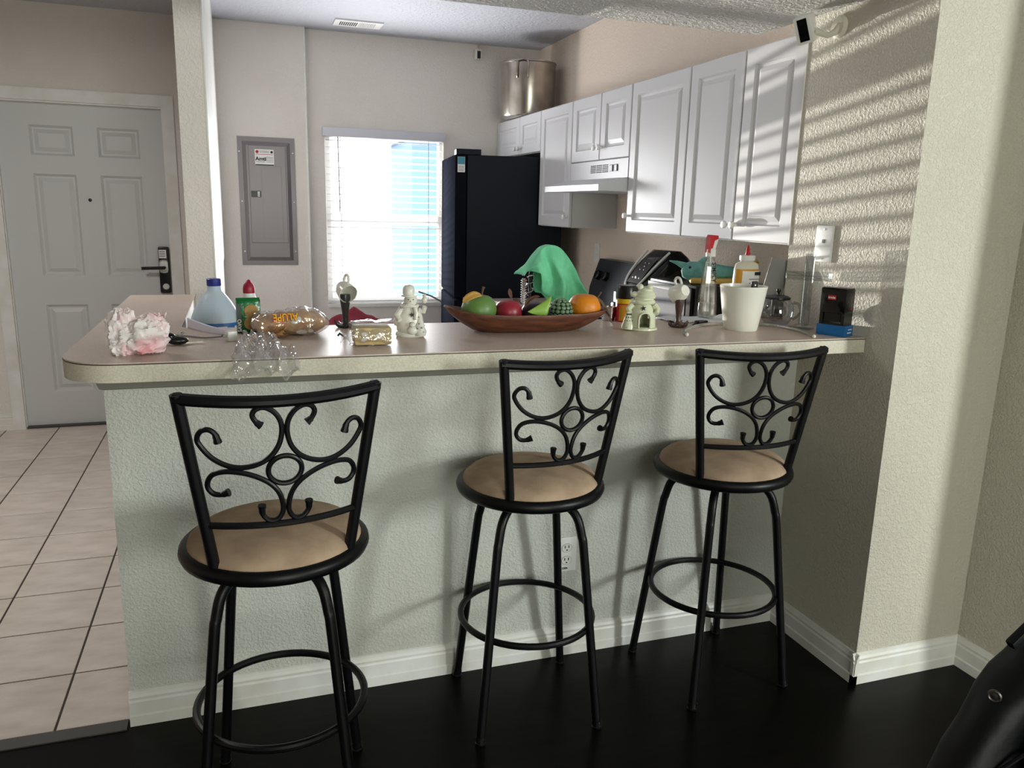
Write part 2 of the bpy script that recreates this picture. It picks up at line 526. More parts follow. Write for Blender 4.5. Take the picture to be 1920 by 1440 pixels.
# right-hand wall: fin that ends the bar, jog, then the living room's side wall with a window
struct('wall_right', MB().box(XR, 2.75, -0.43, 0.105, 0, 2.6), 'paint_living')
w2 = MB()
for b in ((2.615, 2.75, -0.74, -0.43, 0, 2.6), (2.615, 2.75, -4.6, -3.7, 0, 2.6), (2.615, 2.75, -3.7, -0.74, 2.35, 2.6)): w2.box(*b)
struct('wall_side', w2, 'paint_living')
w2 = MB()
for b in ((4.4, 4.5, -3.35, -0.3, 0, 2.6), (4.4, 4.5, -4.7, -4.45, 0, 2.6), (4.4, 4.5, -4.45, -3.35, 0, 1.2), (4.4, 4.5, -4.45, -3.35, 2.3, 2.6), (2.75, 4.4, -0.43, -0.3, 0, 2.6), (2.75, 4.5, -4.8, -4.7, 0, 2.6)): w2.box(*b)
struct('wall_adjoining', w2, 'paint_living')
struct('wall_kitchen', MB().box(2.5, 2.75, 0.105, 3.65, 0, 2.6), 'wall_warm_lit')
# outer wall: door, breaker panel, window
wb = MB()
WX0, WX1, WZ0, WZ1 = 0.955, 1.79, 0.775, 1.965
for b in ((-2.6, -0.99, YB, 3.65, 0, 2.6), (-0.99, -0.055, YB, 3.65, 2.045, 2.6), (-0.055, 0.835, YB, 3.65, 0, 2.6)): wb.box(*b)
wp = struct('wall_back', wb, 'paint_kitchen')
wb = MB(); YW = 3.52
for b in ((0.835, WX0, YW, 3.66, 0, 2.6), (WX1, 2.6, YW, 3.66, 0, 2.6), (WX0, WX1, YW, 3.66, 0, WZ0), (WX0, WX1, YW, 3.66, WZ1, 2.6)): wb.box(*b)
struct('wall_window', wb, 'paint_kitchen')
struct('trim_2', MB().box(0.829, 0.841, YB - 0.004, YW, 0, 2.6, 0.002), 'trim_white')
# pillar wall between entry and kitchen
struct('wall_pillar', MB().box(0.175, 0.270, 1.13, YB, 0, 2.6), 'paint_kitchen')
struct('pillar_lit_face', MB().box(0.270, 0.276, 1.128, YB, 1.113, 2.6), 'trim_white')  # added white board, stands in for strong window light on the pillar face
struct('wall_left', MB().box(-2.7, -2.6, -4.6, 3.65, 0, 2.6), 'paint_entry')
wl = MB()
for b in ((-2.7, 0.35, -4.7, -4.6, 0, 2.6), (2.55, 2.75, -4.7, -4.6, 0, 2.6), (0.35, 2.55, -4.7, -4.6, 2.2, 2.6)): wl.box(*b)
struct('wall_rear', wl, 'paint_living')
struct('ceiling', MB().box(-2.7, 2.75, 0.38, 3.66, 2.6, 2.7), 'ceiling_kitchen')
struct('ceiling_living', MB().box(-2.7, 4.5, -4.8, -0.43, 2.6, 2.7), 'ceiling_texture')
struct('ceiling_soffit', MB().box(-2.7, XR, -0.43, 0.40, 2.115, 2.7), 'ceiling_texture')


def baseboard(name, a, b, nrm):
    a = Vector((*a, 0)); b = Vector((*b, 0)); nv = Vector((*nrm, 0))
    pr = [(0, 0), (0.016, 0), (0.016, 0.030), (0.012, 0.034), (0.012, 0.072), (0.009, 0.078), (0.010, 0.086), (0.006, 0.094), (0.004, 0.102), (0, 0.104)]
    m_ = MB(); n_ = len(pr)
    for p in (a, b): m_.v += [tuple(p + nv * d + Vector((0, 0, z))) for d, z in pr]
    m_.f = [tuple(range(n_)), tuple(range(2 * n_ - 1, n_ - 1, -1))] + [(i, (i + 1) % n_, n_ + (i + 1) % n_, n_ + i) for i in range(n_)]
    return struct(name, m_, 'trim_white')


baseboard('baseboard_bar', (0.008, 0), (XR, 0), (0, -1))
baseboard('baseboard_right', (XR, -0.446), (XR, 0), (-1, 0))
baseboard('baseboard_jog', (XR - 0.016, -0.43), (2.615, -0.43), (0, -1))
baseboard('baseboard_side', (2.615, -0.74), (2.615, -0.43), (-1, 0))
baseboard('baseboard_entry', (-2.6, YB), (-1.06, YB), (0, -1))

# kitchen window: frame, two sashes, panes, blind
w1 = sroot('window_1', (1.37, 3.58, WZ0))
fr = MB()
for b in ((WX0, WX0 + 0.04, 3.57, 3.64, WZ0, WZ1), (WX1 - 0.02, WX1, 3.57, 3.64, WZ0, WZ1), (WX0 + 0.04, WX1 - 0.02, 3.57, 3.64, WZ1 - 0.04, WZ1), (WX0 + 0.04, WX1 - 0.02, 3.57, 3.64, WZ0, WZ0 + 0.04)): fr.box(*b)
obj('frame', fr, 'vinyl_translucent', w1, 0, w=True)
obj('sash_rail', MB().box(WX0 + 0.04, WX1 - 0.02, 3.60, 3.61, 1.335, 1.415), 'vinyl_translucent', w1, 0, w=True)
obj('sill', MB().box(WX0, WX1, YW - 0.012, 3.57, WZ0 - 0.02, WZ0 + 0.006, 0.003), 'trim_white', w1, 0, w=True)
for z0, z1 in ((WZ0 + 0.04, 1.335), (1.415, WZ1 - 0.04)):
    obj('pane', MB().box(WX0 + 0.04, WX1 - 0.02, 3.60, 3.604, z0, z1), 'pane', w1, 0, w=True)
bl = thing('window_blind', 'white horizontal slat blind lowered over the bright kitchen window', 'blind', (1.37, 3.53, WZ0))
obj('headrail', MB().box(WX0 - 0.015, WX1 + 0.005, 3.475, 3.535, 1.925, 1.985, 0.006), 'headrail', bl, 30, w=True)
sm = MB(); SW = (WX1 - WX0 - 0.02) / 2
sm.v = []; K = 6
for k in range(K + 1):
    t = k / K * 2 - 1
    sm.v += [(-SW, t * 0.024, 0.0025 * (1 - t * t)), (SW, t * 0.024, 0.0025 * (1 - t * t))]
sm.f = [(2 * k, 2 * k + 1, 2 * k + 3, 2 * k + 2) for k in range(K)]
so = obj('slat', sm, 'slat_vinyl', bl, 60)
mod_done = False
zz = 1.905; first = True
while zz > WZ0 + 0.05:
    if first: o = so; first = False
    else:
        o = bpy.data.objects.new('slat', so.data); COL.objects.link(o); o.parent = bl
    o.location = ((WX0 + WX1) / 2 - 1.37, 3.545 - 3.53, zz - WZ0)
    o.rotation_euler = (math.radians(12), 0, 0)
    zz -= 0.0452
obj('bottom_rail', MB().box(WX0 + 0.01, WX1 - 0.01, 3.52, 3.56, WZ0 + 0.012, WZ0 + 0.03, 0.004), 'vinyl_translucent', bl, 30, w=True)
for x in (1.68, 1.06):
    obj('ladder_cord', MB().tube([(x, 3.517, 1.93), (x, 3.517, WZ0 + 0.03)], 0.0016, 6), 'cord_grey', bl, w=True)
obj('tilt_wand', MB().tube([(1.042, 3.49, 1.93), (1.048, 3.487, 1.42)], 0.0035, 8), 'cord_grey', bl, w=True)
obj('pull_cord', MB().tube([(1.60, 3.49, 0.865), (1.70, 3.478, 0.83), (1.77, 3.47, 0.79)], 0.006, 8), 'cord_grey', bl, w=True)
# living room side window and patio door (behind the camera)
for nm, bx, pn in (('window_2', ((4.43, 4.49, -4.45, -4.40, 1.2, 2.3), (4.43, 4.49, -3.40, -3.35, 1.2, 2.3), (4.43, 4.49, -4.40, -3.40, 1.2, 1.25), (4.43, 4.49, -4.40, -3.40, 2.25, 2.3)), (4.46, 4.464, -4.40, -3.40, 1.25, 2.25)),
                   ('door_2', ((0.35, 0.41, -4.68, -4.62, 0, 2.2), (2.49, 2.55, -4.68, -4.62, 0, 2.2), (0.41, 2.49, -4.68, -4.62, 2.13, 2.2), (1.42, 1.48, -4.68, -4.62, 0, 2.13)), (0.41, 2.49, -4.652, -4.648, 0.0, 2.13))):
    r_ = sroot(nm, (bx[0][0], bx[0][2], bx[0][4]))
    q = MB()
    for b in bx: q.box(*b)
    obj('frame', q, 'trim_white', r_, 0, w=True)
    obj('pane', MB().box(*pn), 'pane', r_, 0, w=True)
    k_ = 0.012 if nm == 'window_2' else 0
    obj('added_shade', MB().box(pn[0] + k_, pn[1] + k_, pn[2] - (0.012 if not k_ else 0), pn[3] - (0.012 if not k_ else 0), pn[4], pn[5]), 'blind_white', r_, 0, w=True)  # added opaque panel, unseen, keeps sky light out of the opening

# pale house outside, seen through the right of the blind
nh = thing('house', 'blue-sided house outside, faint through the right side of the kitchen blind', 'house', (4.4, 12.0, -0.2))
obj('wall', MB().box(3.32, 6.5, 12.0, 14.0, -0.2, 2.6), 'siding_blue', nh, 0, w=True)
obj('roof', MB().prism([(3.2, 11.8), (6.6, 11.8), (6.6, 14.2), (3.2, 14.2)], 2.6, 2.75), 'stove_grey', nh, 0, w=True)

# entry door
DX0, DX1, DH = -0.985, -0.06, 2.035
d1 = sroot('door_1', ((DX0 + DX1) / 2, YB, 0))
px = [(-0.815, -0.575), (-0.44, -0.20)]
pz = [(0.23, 0.80), (0.985, 1.615), (1.725, 1.905)]
YD = YB + 0.035   # door face
sl = MB(); sl.box(DX0, DX1, YD + 0.018, YD + 0.045, 0.012, DH)
xs = [DX0, px[0][0], px[0][1], px[1][0], px[1][1], DX1]
for a, b in ((0, 1), (2, 3), (4, 5)): sl.box(xs[a], xs[b], YD, YD + 0.0179, 0.012, DH)
zs = [0.012, pz[0][0], pz[0][1], pz[1][0], pz[1][1], pz[2][0], pz[2][1], DH]
for x0, x1 in px:
    for a, b in ((0, 1), (2, 3), (4, 5), (6, 7)): sl.box(x0, x1, YD, YD + 0.0179, zs[a], zs[b])
obj('slab', sl, 'door_white', d1, 0, w=True)
for x0, x1 in px:
    for z0, z1 in pz:
        q = MB().rects(x1 - x0, z1 - z0, ((0, 0.0), (0.014, 0.0165), (0.024, 0.0165), (0.048, 0.004)))
        obj('panel', q.xf(T(x0, YD, z0)), 'door_white', d1, 0, w=True)
cs = MB()
for x0, x1, z0, z1 in ((DX0 - 0.075, DX0 - 0.006, 0, DH + 0.08), (DX1 + 0.004, DX1 + 0.075, 0, DH + 0.08), (DX0 - 0.006, DX1 + 0.004, DH + 0.010, DH + 0.08)):
    cs.box(x0, x1, YB - 0.014, YB + 0.03, z0, z1)
obj('casing', cs, 'trim_white', d1, 0, w=True)
st = MB()
st.box(DX0 - 0.006, DX0, YB, YD + 0.05, 0, DH + 0.01); st.box(DX1, DX1 + 0.005, YB, YD + 0.05, 0, DH + 0.01); st.box(DX0, DX1, YB, YD + 0.05, DH, DH + 0.01)
obj('jamb', st, 'trim_white', d1, 0, w=True)
obj('sill', MB().box(DX0, DX1, YB - 0.01, YD + 0.05, 0.0, 0.012), 'threshold', d1, 0, w=True)
obj('peephole', MB().lathe([(0.010, 0), (0.010, 0.004), (0.006, 0.006)], 16).xf(T(-0.51, YD, 1.462) @ RX(PI / 2)), 'black_gloss', d1, w=True)
lk = obj('lock', MB().box(-0.135, -0.068, YD - 0.028, YD, 0.87, 1.175, 0.012), 'black_plastic', d1, 30, w=True)
obj('keypad_label', MB().box(-0.130, -0.085, YD - 0.0295, YD - 0.027, 1.10, 1.155), 'sticker_white', lk, 0, w=True)
for k in range(3): obj('print_line', MB().box(-0.126, -0.092, YD - 0.0302, YD - 0.0290, 1.112 + k * 0.014, 1.117 + k * 0.014), 'ink_grey', lk, 0, w=True)
obj('rose', MB().box(-0.130, -0.078, YD - 0.034, YD - 0.026, 1.005, 1.09, 0.018), 'white_plastic', lk, 40, w=True)
obj('lever', MB().tube([(-0.10, YD - 0.03, 1.04), (-0.10, YD - 0.062, 1.04), (-0.115, YD - 0.068, 1.04), (-0.235, YD - 0.068, 1.037)], 0.0105, 10), 'black_plastic', lk, w=True)
obj('thumb_turn', MB().lathe([(0.020, 0), (0.020, 0.006), (0.015, 0.010)], 20).xf(T(-0.098, YD - 0.027, 0.915) @ RX(PI / 2)), 'cabinet_side', lk, w=True)

# added fill lamp over the entry, out of frame, to brighten the dark hall
le = thing('entry_fill_lamp', 'added round fill lamp over the tiled entry, out of view', 'fill lamp', (-0.85, 1.35, 2.6))
obj('rim', MB().lathe([(0.17, -0.001), (0.175, -0.02), (0.165, -0.03), (0.15, -0.03)], 32), 'white_plastic', le, 40)
sh = bpy.data.materials.new('fill_lamp_glow'); sh.use_nodes = True
pb_ = sh.node_tree.nodes['Principled BSDF']; pb_.inputs['Emission Color'].default_value = (1, 0.97, 0.92, 1); pb_.inputs['Emission Strength'].default_value = 3.0
MATS['fill_lamp_glow'] = sh
obj('added_shade', MB().lathe([(0.155, -0.028), (0.14, -0.055), (0.08, -0.075), (0.001, -0.08)], 32), 'fill_lamp_glow', le, 60)
la = bpy.data.lights.new('entry_fill_light', 'AREA'); la.shape = 'DISK'; la.size = 0.3; la.energy = 21; la.color = (0.98, 0.98, 0.97)
lo = bpy.data.objects.new('entry_fill_light', la); lo.location = (-0.85, 1.35, 2.505); COL.objects.link(lo)

# ------------------------------------------------------------------ bar countertop
bt = thing('bar_countertop', 'long tan laminate bar top with a rounded corner on the half wall', 'countertop', (1.0, 0, 1.066))


def cpoly(e=0.0):
    p = []
    r = 0.13; cx, cy = -0.04 + r, -0.305 + r
    for k in range(13):
        a = PI + k / 12 * PI / 2
        p.append((cx + (r + e) * math.cos(a), cy + (r + e) * math.sin(a)))
    p += [(XR - 0.001, -0.305 - e), (XR - 0.001, 0.212), (0.235, 0.212)]
    for k in range(5):
        a = -PI / 2 - k / 4 * PI / 2
        p.append((0.235 + 0.04 * math.cos(a), 0.252 + 0.04 * math.sin(a)))
    p += [(0.195, 1.128), (-0.04 - e, 1.128)]
    return p


obj('edge_band', MB().prism(cpoly(), 1.066, 1.1065), 'laminate_edge', bt, 30, w=True)
obj('seam_line', MB().prism(cpoly(0.0006), 1.1065, 1.109), 'laminate_line', bt, 30, w=True)
obj('laminate_top', MB().prism(cpoly(-0.0004), 1.109, ZT), 'laminate', bt, 30, w=True)

# lower worktops and base cabinets behind the bar
for nm, lab, poly in (('sink_worktop', 'lower tan kitchen worktop behind the bar under the faucet', [(0.13, 0.116), (2.499, 0.116), (2.499, 0.76), (0.13, 0.76)]),
                      ('stove_worktop', 'tan worktop under the air fryer along the right kitchen wall', [(1.87, 0.762), (2.499, 0.762), (2.499, 1.39), (1.87, 1.39)]),
                      ('fridge_worktop', 'narrow tan worktop between the stove and the black refrigerator', [(1.87, 2.175), (2.499, 2.175), (2.499, 2.60), (1.87, 2.60)])):
    t_ = thing(nm, lab, 'worktop', (poly[0][0], poly[0][1], 0.87))
    obj('slab', MB().prism(poly, 0.871, 0.908), 'laminate_edge', t_, 0, w=True)
    obj('laminate_top', MB().prism(poly, 0.908, 0.911), 'laminate', t_, 0, w=True)
for nm, lab, b in (('base_cabinet', 'white base cabinet under the worktop behind the bar', (0.13, 2.0, 0.13, 0.72)),
                   ('base_cabinet', 'white base cabinet under the air fryer worktop', (1.90, 2.49, 0.78, 1.385)),
                   ('base_cabinet', 'white base cabinet beside the black refrigerator', (1.90, 2.49, 2.18, 2.595))):
    t_ = thing(nm, lab, 'cabinet', (b[0], b[2], 0))
    obj('body', MB().box(b[0], b[1], b[2], b[3], 0.0, 0.87), 'cabinet_white', t_, 0, w=True)
    if b[1] - b[0] > 1:
        for k in range(4):
            obj('door', MB().box(b[0] + 0.02 + k * 0.46, b[0] + 0.46 + k * 0.46, b[3], b[3] + 0.018, 0.12, 0.85, 0.003), 'cabinet_white', t_, 0, w=True)
    else:
        obj('door', MB().box(b[0] - 0.018, b[0], b[2] + 0.02, b[3] - 0.02, 0.12, 0.85, 0.003), 'cabinet_white', t_, 0, w=True)

# ------------------------------------------------------------------ upper cabinets
ZC0, ZC1 = 1.374, 2.078


def knob(parent, y, z):
    q = MB().lathe([(0.006, 0), (0.005, 0.010), (0.013, 0.016), (0.0155, 0.022), (0.012, 0.029), (0.001, 0.031)], 14)
    return obj('knob', q.xf(T(XR - 0.001, y, z) @ RY(-PI / 2)), 'white_plastic', parent, w=True)


def upper(label, y0, y1, z0, z1, doors, knobs):
    t_ = thing('wall_cabinet', label, 'cabinet', (2.35, (y0 + y1) / 2, z0), group='white wall cabinets along the kitchen wall')
    obj('body', MB().box(XR + 0.020, 2.499, y0 + 0.0015, y1 - 0.0015, z0, z1), 'cabinet_side', t_, 0, w=True)
    for (a, b), k in zip(doors, knobs):
        g = 0.003
        W, H = (b - a) - 2 * g, z1 - z0 - 2 * g
        fr_ = 0.058 if W > 0.3 else 0.05
        q = MB().rects(W, H, ((0, 0.018), (0, 0.003), (0.004, 0.0), (fr_, 0.0), (fr_ + 0.006, 0.008), (fr_ + 0.016, 0.009), (fr_ + 0.036, 0.0015)))
        q.xf(Matrix(((0, 1, 0, XR), (-1, 0, 0, b - g), (0, 0, 1, z0 + g), (0, 0, 0, 1))))
        d_ = obj('door', q, 'cabinet_white', t_, 0, w=True)
        if k: knob(d_, k[0], k[1])
    return t_


upper('tall white double-door wall cabinet nearest the bar, striped by sunlight', 0.107, 0.845, ZC0, ZC1, ((0.107, 0.458), (0.458, 0.845)), ((0.432, 1.435), (0.484, 1.435)))
upper('tall white single-door wall cabinet just right of the range hood', 0.846, 1.378, ZC0, ZC1, ((0.846, 1.378),), ((1.352, 1.455),))
upper('short white double-door wall cabinet above the range hood', 1.380, 2.108, 1.735, ZC1, ((1.380, 1.728), (1.728, 2.108)), ((1.700, 1.80), (1.756, 1.80)))
upper('tall white single-door wall cabinet between hood and refrigerator', 2.110, 2.615, ZC0, ZC1, ((2.110, 2.615),), ((2.138, 1.435),))
upper('short white double-door wall cabinet over the refrigerator under the pot', 2.617, 3.515, 1.83, ZC1, ((2.617, 3.02), (3.02, 3.515)), ((2.99, 1.87), (3.05, 1.87)))

# range hood
hd = thing('range_hood', 'white range hood with slotted vents under the short cabinet', 'range hood', (2.3, 1.74, 1.56))
HY0, HY1 = 1.383, 2.105
obj('body', MB().box(XR, 2.498, HY0, HY1, 1.635, 1.733), 'cabinet_white', hd, 0, w=True)
q = MB()
q.v = [(2.035, HY0, 1.572), (2.035, HY1, 1.572), (2.498, HY1, 1.572), (2.498, HY0, 1.572),
       (2.035, HY0, 1.602), (2.035, HY1, 1.602), (2.185, HY1, 1.64), (2.185, HY0, 1.64), (2.498, HY1, 1.64), (2.498, HY0, 1.64)]
q.f = [(0, 3, 2, 1), (0, 1, 5, 4), (4, 5, 6, 7), (7, 6, 8, 9), (0, 4, 7, 9, 3), (1, 2, 8, 6, 5)]
obj('canopy', q, 'cabinet_white', hd, 0, w=True)
for g in range(3):
    for k in range(5):
        y0 = 1.825 - g * 0.075
        obj('vent_slot', MB().box(XR - 0.002, XR + 0.001, y0 - 0.065, y0, 1.672 + k * 0.0085, 1.6765 + k * 0.0085), 'ink_black', hd, 0, w=True)
for y in (1.565, 1.512):
    obj('switch', MB().box(XR - 0.006, XR, y - 0.016, y + 0.016, 1.674, 1.708, 0.003), 'black_plastic', hd, 0, w=True)

# stove
sv = thing('stove', 'dark grey stove with a control backguard behind the air fryer', 'stove', (2.15, 1.78, 0))
obj('body', MB().box(1.86, 2.49, 1.395, 2.17, 0.0, 0.905, 0.006), 'stove_grey', sv, 0, w=True)
obj('cooktop', MB().box(1.85, 2.40, 1.395, 2.17, 0.905, 0.918, 0.003), 'black_gloss', sv, 0, w=True)
q = MB(); q.v = [(2.36, 1.395, 0.918), (2.36, 2.17, 0.918), (2.495, 2.17, 0.918), (2.495, 1.395, 0.918), (2.37, 1.395, 1.03), (2.37, 2.17, 1.03), (2.43, 2.17, 1.195), (2.43, 1.395, 1.195), (2.495, 2.17, 1.195), (2.495, 1.395, 1.195)]
q.f = [(0, 3, 2, 1), (0, 1, 5, 4), (4, 5, 6, 7), (7, 6, 8, 9), (0, 4, 7, 9, 3), (1, 2, 8, 6, 5), (3, 9, 8, 2)]
obj('backguard', q, 'stove_grey', sv, 0, w=True)
for y in (2.09, 1.99):
    obj('knob', MB().lathe([(0.030, 0), (0.028, 0.022), (0.02, 0.028)], 18).xf(T(2.395, y, 1.10) @ RY(-PI / 2 + 0.35)), 'black_plastic', sv, w=True)
obj('control_panel', MB().box(-0.002, 0.002, 1.62, 1.90, 0, 0.10).xf(T(2.388, 0, 1.065) @ RY(0.35)), 'black_gloss', sv, 0, w=True)
obj('oven_handle', MB().tube([(1.82, 1.46, 0.80), (1.82, 2.11, 0.80)], 0.011), 'steel', sv, w=True)

# refrigerator
rf = thing('refrigerator', 'tall black refrigerator beside the bright window', 'refrigerator', (1.668, 2.725, 0), math.radians(-7.2))
FD, FW = 0.70, 0.71
obj('body', MB().box(0.078, FD, 0.0, FW, 0.02, 1.797, 0.004), 'fridge', rf, 0)
obj('upper_door', MB().box(0.0, 0.074, -0.003, FW, 0.905, 1.797, 0.010), 'fridge_door', rf, 30)
obj('freezer_door', MB().box(0.0, 0.074, -0.003, FW, 0.06, 0.89, 0.010), 'fridge_door', rf, 30)
obj('hinge_cover', MB().box(0.008, 0.165, 0.002, 0.10, 1.7975, 1.832, 0.004), 'fridge', rf, 0)
obj('foot', MB().box(0.12, FD - 0.05, 0.03, FW - 0.03, 0.0, 0.02), 'black_plastic', rf, 0)
sk = obj('energy_sticker', MB().box(0.016, 0.062, -0.0046, -0.003, 1.690, 1.783), 'sticker_white', rf, 0)
obj('print_block', MB().box(0.017, 0.061, -0.0052, -0.0044, 1.738, 1.782), 'teal', sk, 0)
for k in range(4): obj('print_line', MB().box(0.020, 0.056, -0.0052, -0.0044, 1.697 + k * 0.009, 1.700 + k * 0.009), 'ink_grey', sk, 0)

# stock pot on the cabinet over the refrigerator
po = thing('stock_pot', 'tall dented steel stock pot on the cabinet above the refrigerator', 'pot', (2.275, 3.12, ZC1))
R_ = 0.185
obj('body', MB().lathe([(R_ - 0.02, 0), (R_ - 0.006, 0.004), (R_, 0.02), (R_, 0.34), (R_ + 0.006, 0.345), (R_ + 0.006, 0.352), (R_ - 0.003, 0.352), (R_ - 0.004, 0.02), (R_ - 0.03, 0.01)], 48), 'steel', po, 40)
for a0 in (-2.10, 1.04):
    mb = MB()
    pts = []
    for ang, rr, z in ((-0.19, 0.003, 0.24), (-0.19, 0.012, 0.26), (-0.19, 0.014, 0.32), (-0.16, 0.016, 0.342), (0, 0.020, 0.349), (0.16, 0.016, 0.342), (0.19, 0.014, 0.32), (0.19, 0.012, 0.26), (0.19, 0.003, 0.24)):
        pts.append(((R_ + rr) * math.cos(a0 + ang), (R_ + rr) * math.sin(a0 + ang), z))
    hnd = obj('handle', MB().tube(spline(pts, 4), 0.0055, 8), 'steel', po)

# breaker panel on the back wall
bp_ = thing('breaker_panel', 'grey metal breaker panel set in the wall left of the window', 'breaker panel', (0.57, YB, 1.05))
q = MB().rects(0.365, 0.838, ((0, 0.0), (0.0, -0.004), (0.03, -0.005), (0.055, -0.020), (0.06, -0.020)))
q.xf(T(0.388, YB, 1.058))
obj('cover', q, 'panel_grey', bp_, 20, w=True)
dr = obj('door', MB().rects(0.236, 0.632, ((0, 0), (0, -0.004), (0.003, -0.006))).xf(T(0.455, YB - 0.0205, 1.209)), 'panel_grey', bp_, 20, w=True)
obj('rib', MB().box(0.535, 0.66, YB - 0.0285, YB - 0.0262, 1.24, 1.71, 0.001), 'panel_grey', dr, 0, w=True)
lt = obj('latch', MB().box(0.463, 0.526, YB - 0.031, YB - 0.0262, 1.508, 1.548, 0.002), 'black_plastic', dr, 0, w=True)
for k in range(3): obj('latch_mark', MB().box(0.504, 0.518, YB - 0.0318, YB - 0.0305, 1.512 + k * 0.012, 1.520 + k * 0.012), 'sticker_white', dr, 0, w=True)
sk = obj('sticker', MB().box(0.496, 0.617, YB - 0.0278, YB - 0.0262, 1.712, 1.816), 'sticker_white', dr, 0, w=True)
fY = YB - 0.0285
F = lambda x, z: T(x, fY, z) @ RX(PI / 2)
text('print', 'Amti', 0.034, 'ink_black', sk, F(0.533, 1.755), w=True, bold=0.001)
obj('print_dot', MB().lathe([(0.010, 0), (0.010, 0.0008)], 20).xf(F(0.511, 1.80)), 'ink_red', sk, w=True)
obj('print_dot', MB().lathe([(0.008, 0), (0.008, 0.0008)], 20).xf(F(0.603, 1.80)), 'ink_black', sk, w=True)
obj('print_bar', MB().box(0.497, 0.616, fY, YB - 0.0275, 1.713, 1.720), 'ink_black', sk, 0, w=True)
for x0, x1, z in ((0.526, 0.588, 1.804), (0.526, 0.588, 1.795), (0.502, 0.61, 1.783), (0.567, 0.611, 1.766), (0.567, 0.611, 1.756), (0.567, 0.611, 1.746), (0.567, 0.611, 1.736), (0.502, 0.556, 1.735)):
    obj('print_line', MB().box(x0, x1, fY, YB - 0.0275, z, z + 0.0028), 'ink_grey' if z != 1.783 else 'ink_red', sk, 0, w=True)
for x, z in ((0.400, 1.80), (0.405, 1.48), (0.408, 1.15), (0.740, 1.80), (0.740, 1.48), (0.740, 1.15)):
    obj('screw', MB().lathe([(0.005, 0), (0.005, 0.003), (0.002, 0.004)], 10).xf(T(x, YB - 0.004, z) @ RX(PI / 2)), 'chrome', bp_, w=True)

# ceiling vent
cv = thing('ceiling_vent', 'white slotted air vent on the kitchen ceiling', 'vent', (1.15, 3.2, 2.6))
cv.location = (1.15, 3.20, 2.59)
obj('frame', MB().box(-0.15, 0.15, -0.085, 0.085, 0.0, 0.0098, 0.003), 'white_plastic', cv, 0)
for k in range(9): obj('slot', MB().box(-0.115 + k * 0.0125, -0.1085 + k * 0.0125, -0.05, 0.05, -0.0012, 0.001), 'ink_black', cv, 0)
for k in range(9): obj('louvre', MB().box(0.006 + k * 0.0115, 0.011 + k * 0.0115, -0.05, 0.05, -0.004, 0.001), 'cabinet_side', cv, 0)

# security cameras
sc = thing('security_camera', 'white cube security camera with dark face high on the right wall', 'camera', (XR, -0.03, 2.06))
Mx = T(2.115, 0.03, 2.060) @ Matrix.Rotation(math.radians(-15), 4, FWD) @ RZ(math.radians(-58)) @ RX(math.radians(10))
bo = obj('body', MB().box(-0.027, 0.027, -0.032, 0.032, -0.042, 0.042, 0.006).xf(Mx), 'white_plastic', sc, 30, w=True)
obj('lens_face', MB().box(-0.015, 0.015, -0.0335, -0.031, -0.034, 0.034, 0.001).xf(Mx), 'black_gloss', sc, 0, w=True)
obj('bracket', MB().tube([(2.135, 0.005, 2.05), (2.160, -0.02, 2.035), (2.178, -0.035, 2.045), (2.189, -0.04, 2.06)], [0.010, 0.009, 0.011, 0.016], 12), 'off_white_plastic', sc, w=True)
obj('base_disc', MB().lathe([(0.034, 0), (0.034, 0.006), (0.028, 0.012)], 24).xf(T(XR, -0.04, 2.06) @ RY(-PI / 2)), 'off_white_plastic', sc, w=True)
struct('trim_4', MB().box(XR - 0.004, XR + 0.003, 0.1035, 0.1075, ZC0, 2.05), 'trim_white')
sc2 = thing('security_camera', 'tiny white security camera at the top of the back wall', 'camera', (2.03, YW, 2.5))
obj('body', MB().box(2.005, 2.052, YW - 0.05, YW - 0.012, 2.495, 2.565, 0.005), 'off_white_plastic', sc2, 30, w=True)
obj('lens_face', MB().box(2.017, 2.041, YW - 0.052, YW - 0.049, 2.50, 2.55), 'black_gloss', sc2, 0, w=True)
obj('bracket', MB().tube([(2.028, YW - 0.02, 2.56), (2.028, YW - 0.008, 2.585), (2.028, YW, 2.59)], 0.01), 'off_white_plastic', sc2, w=True)

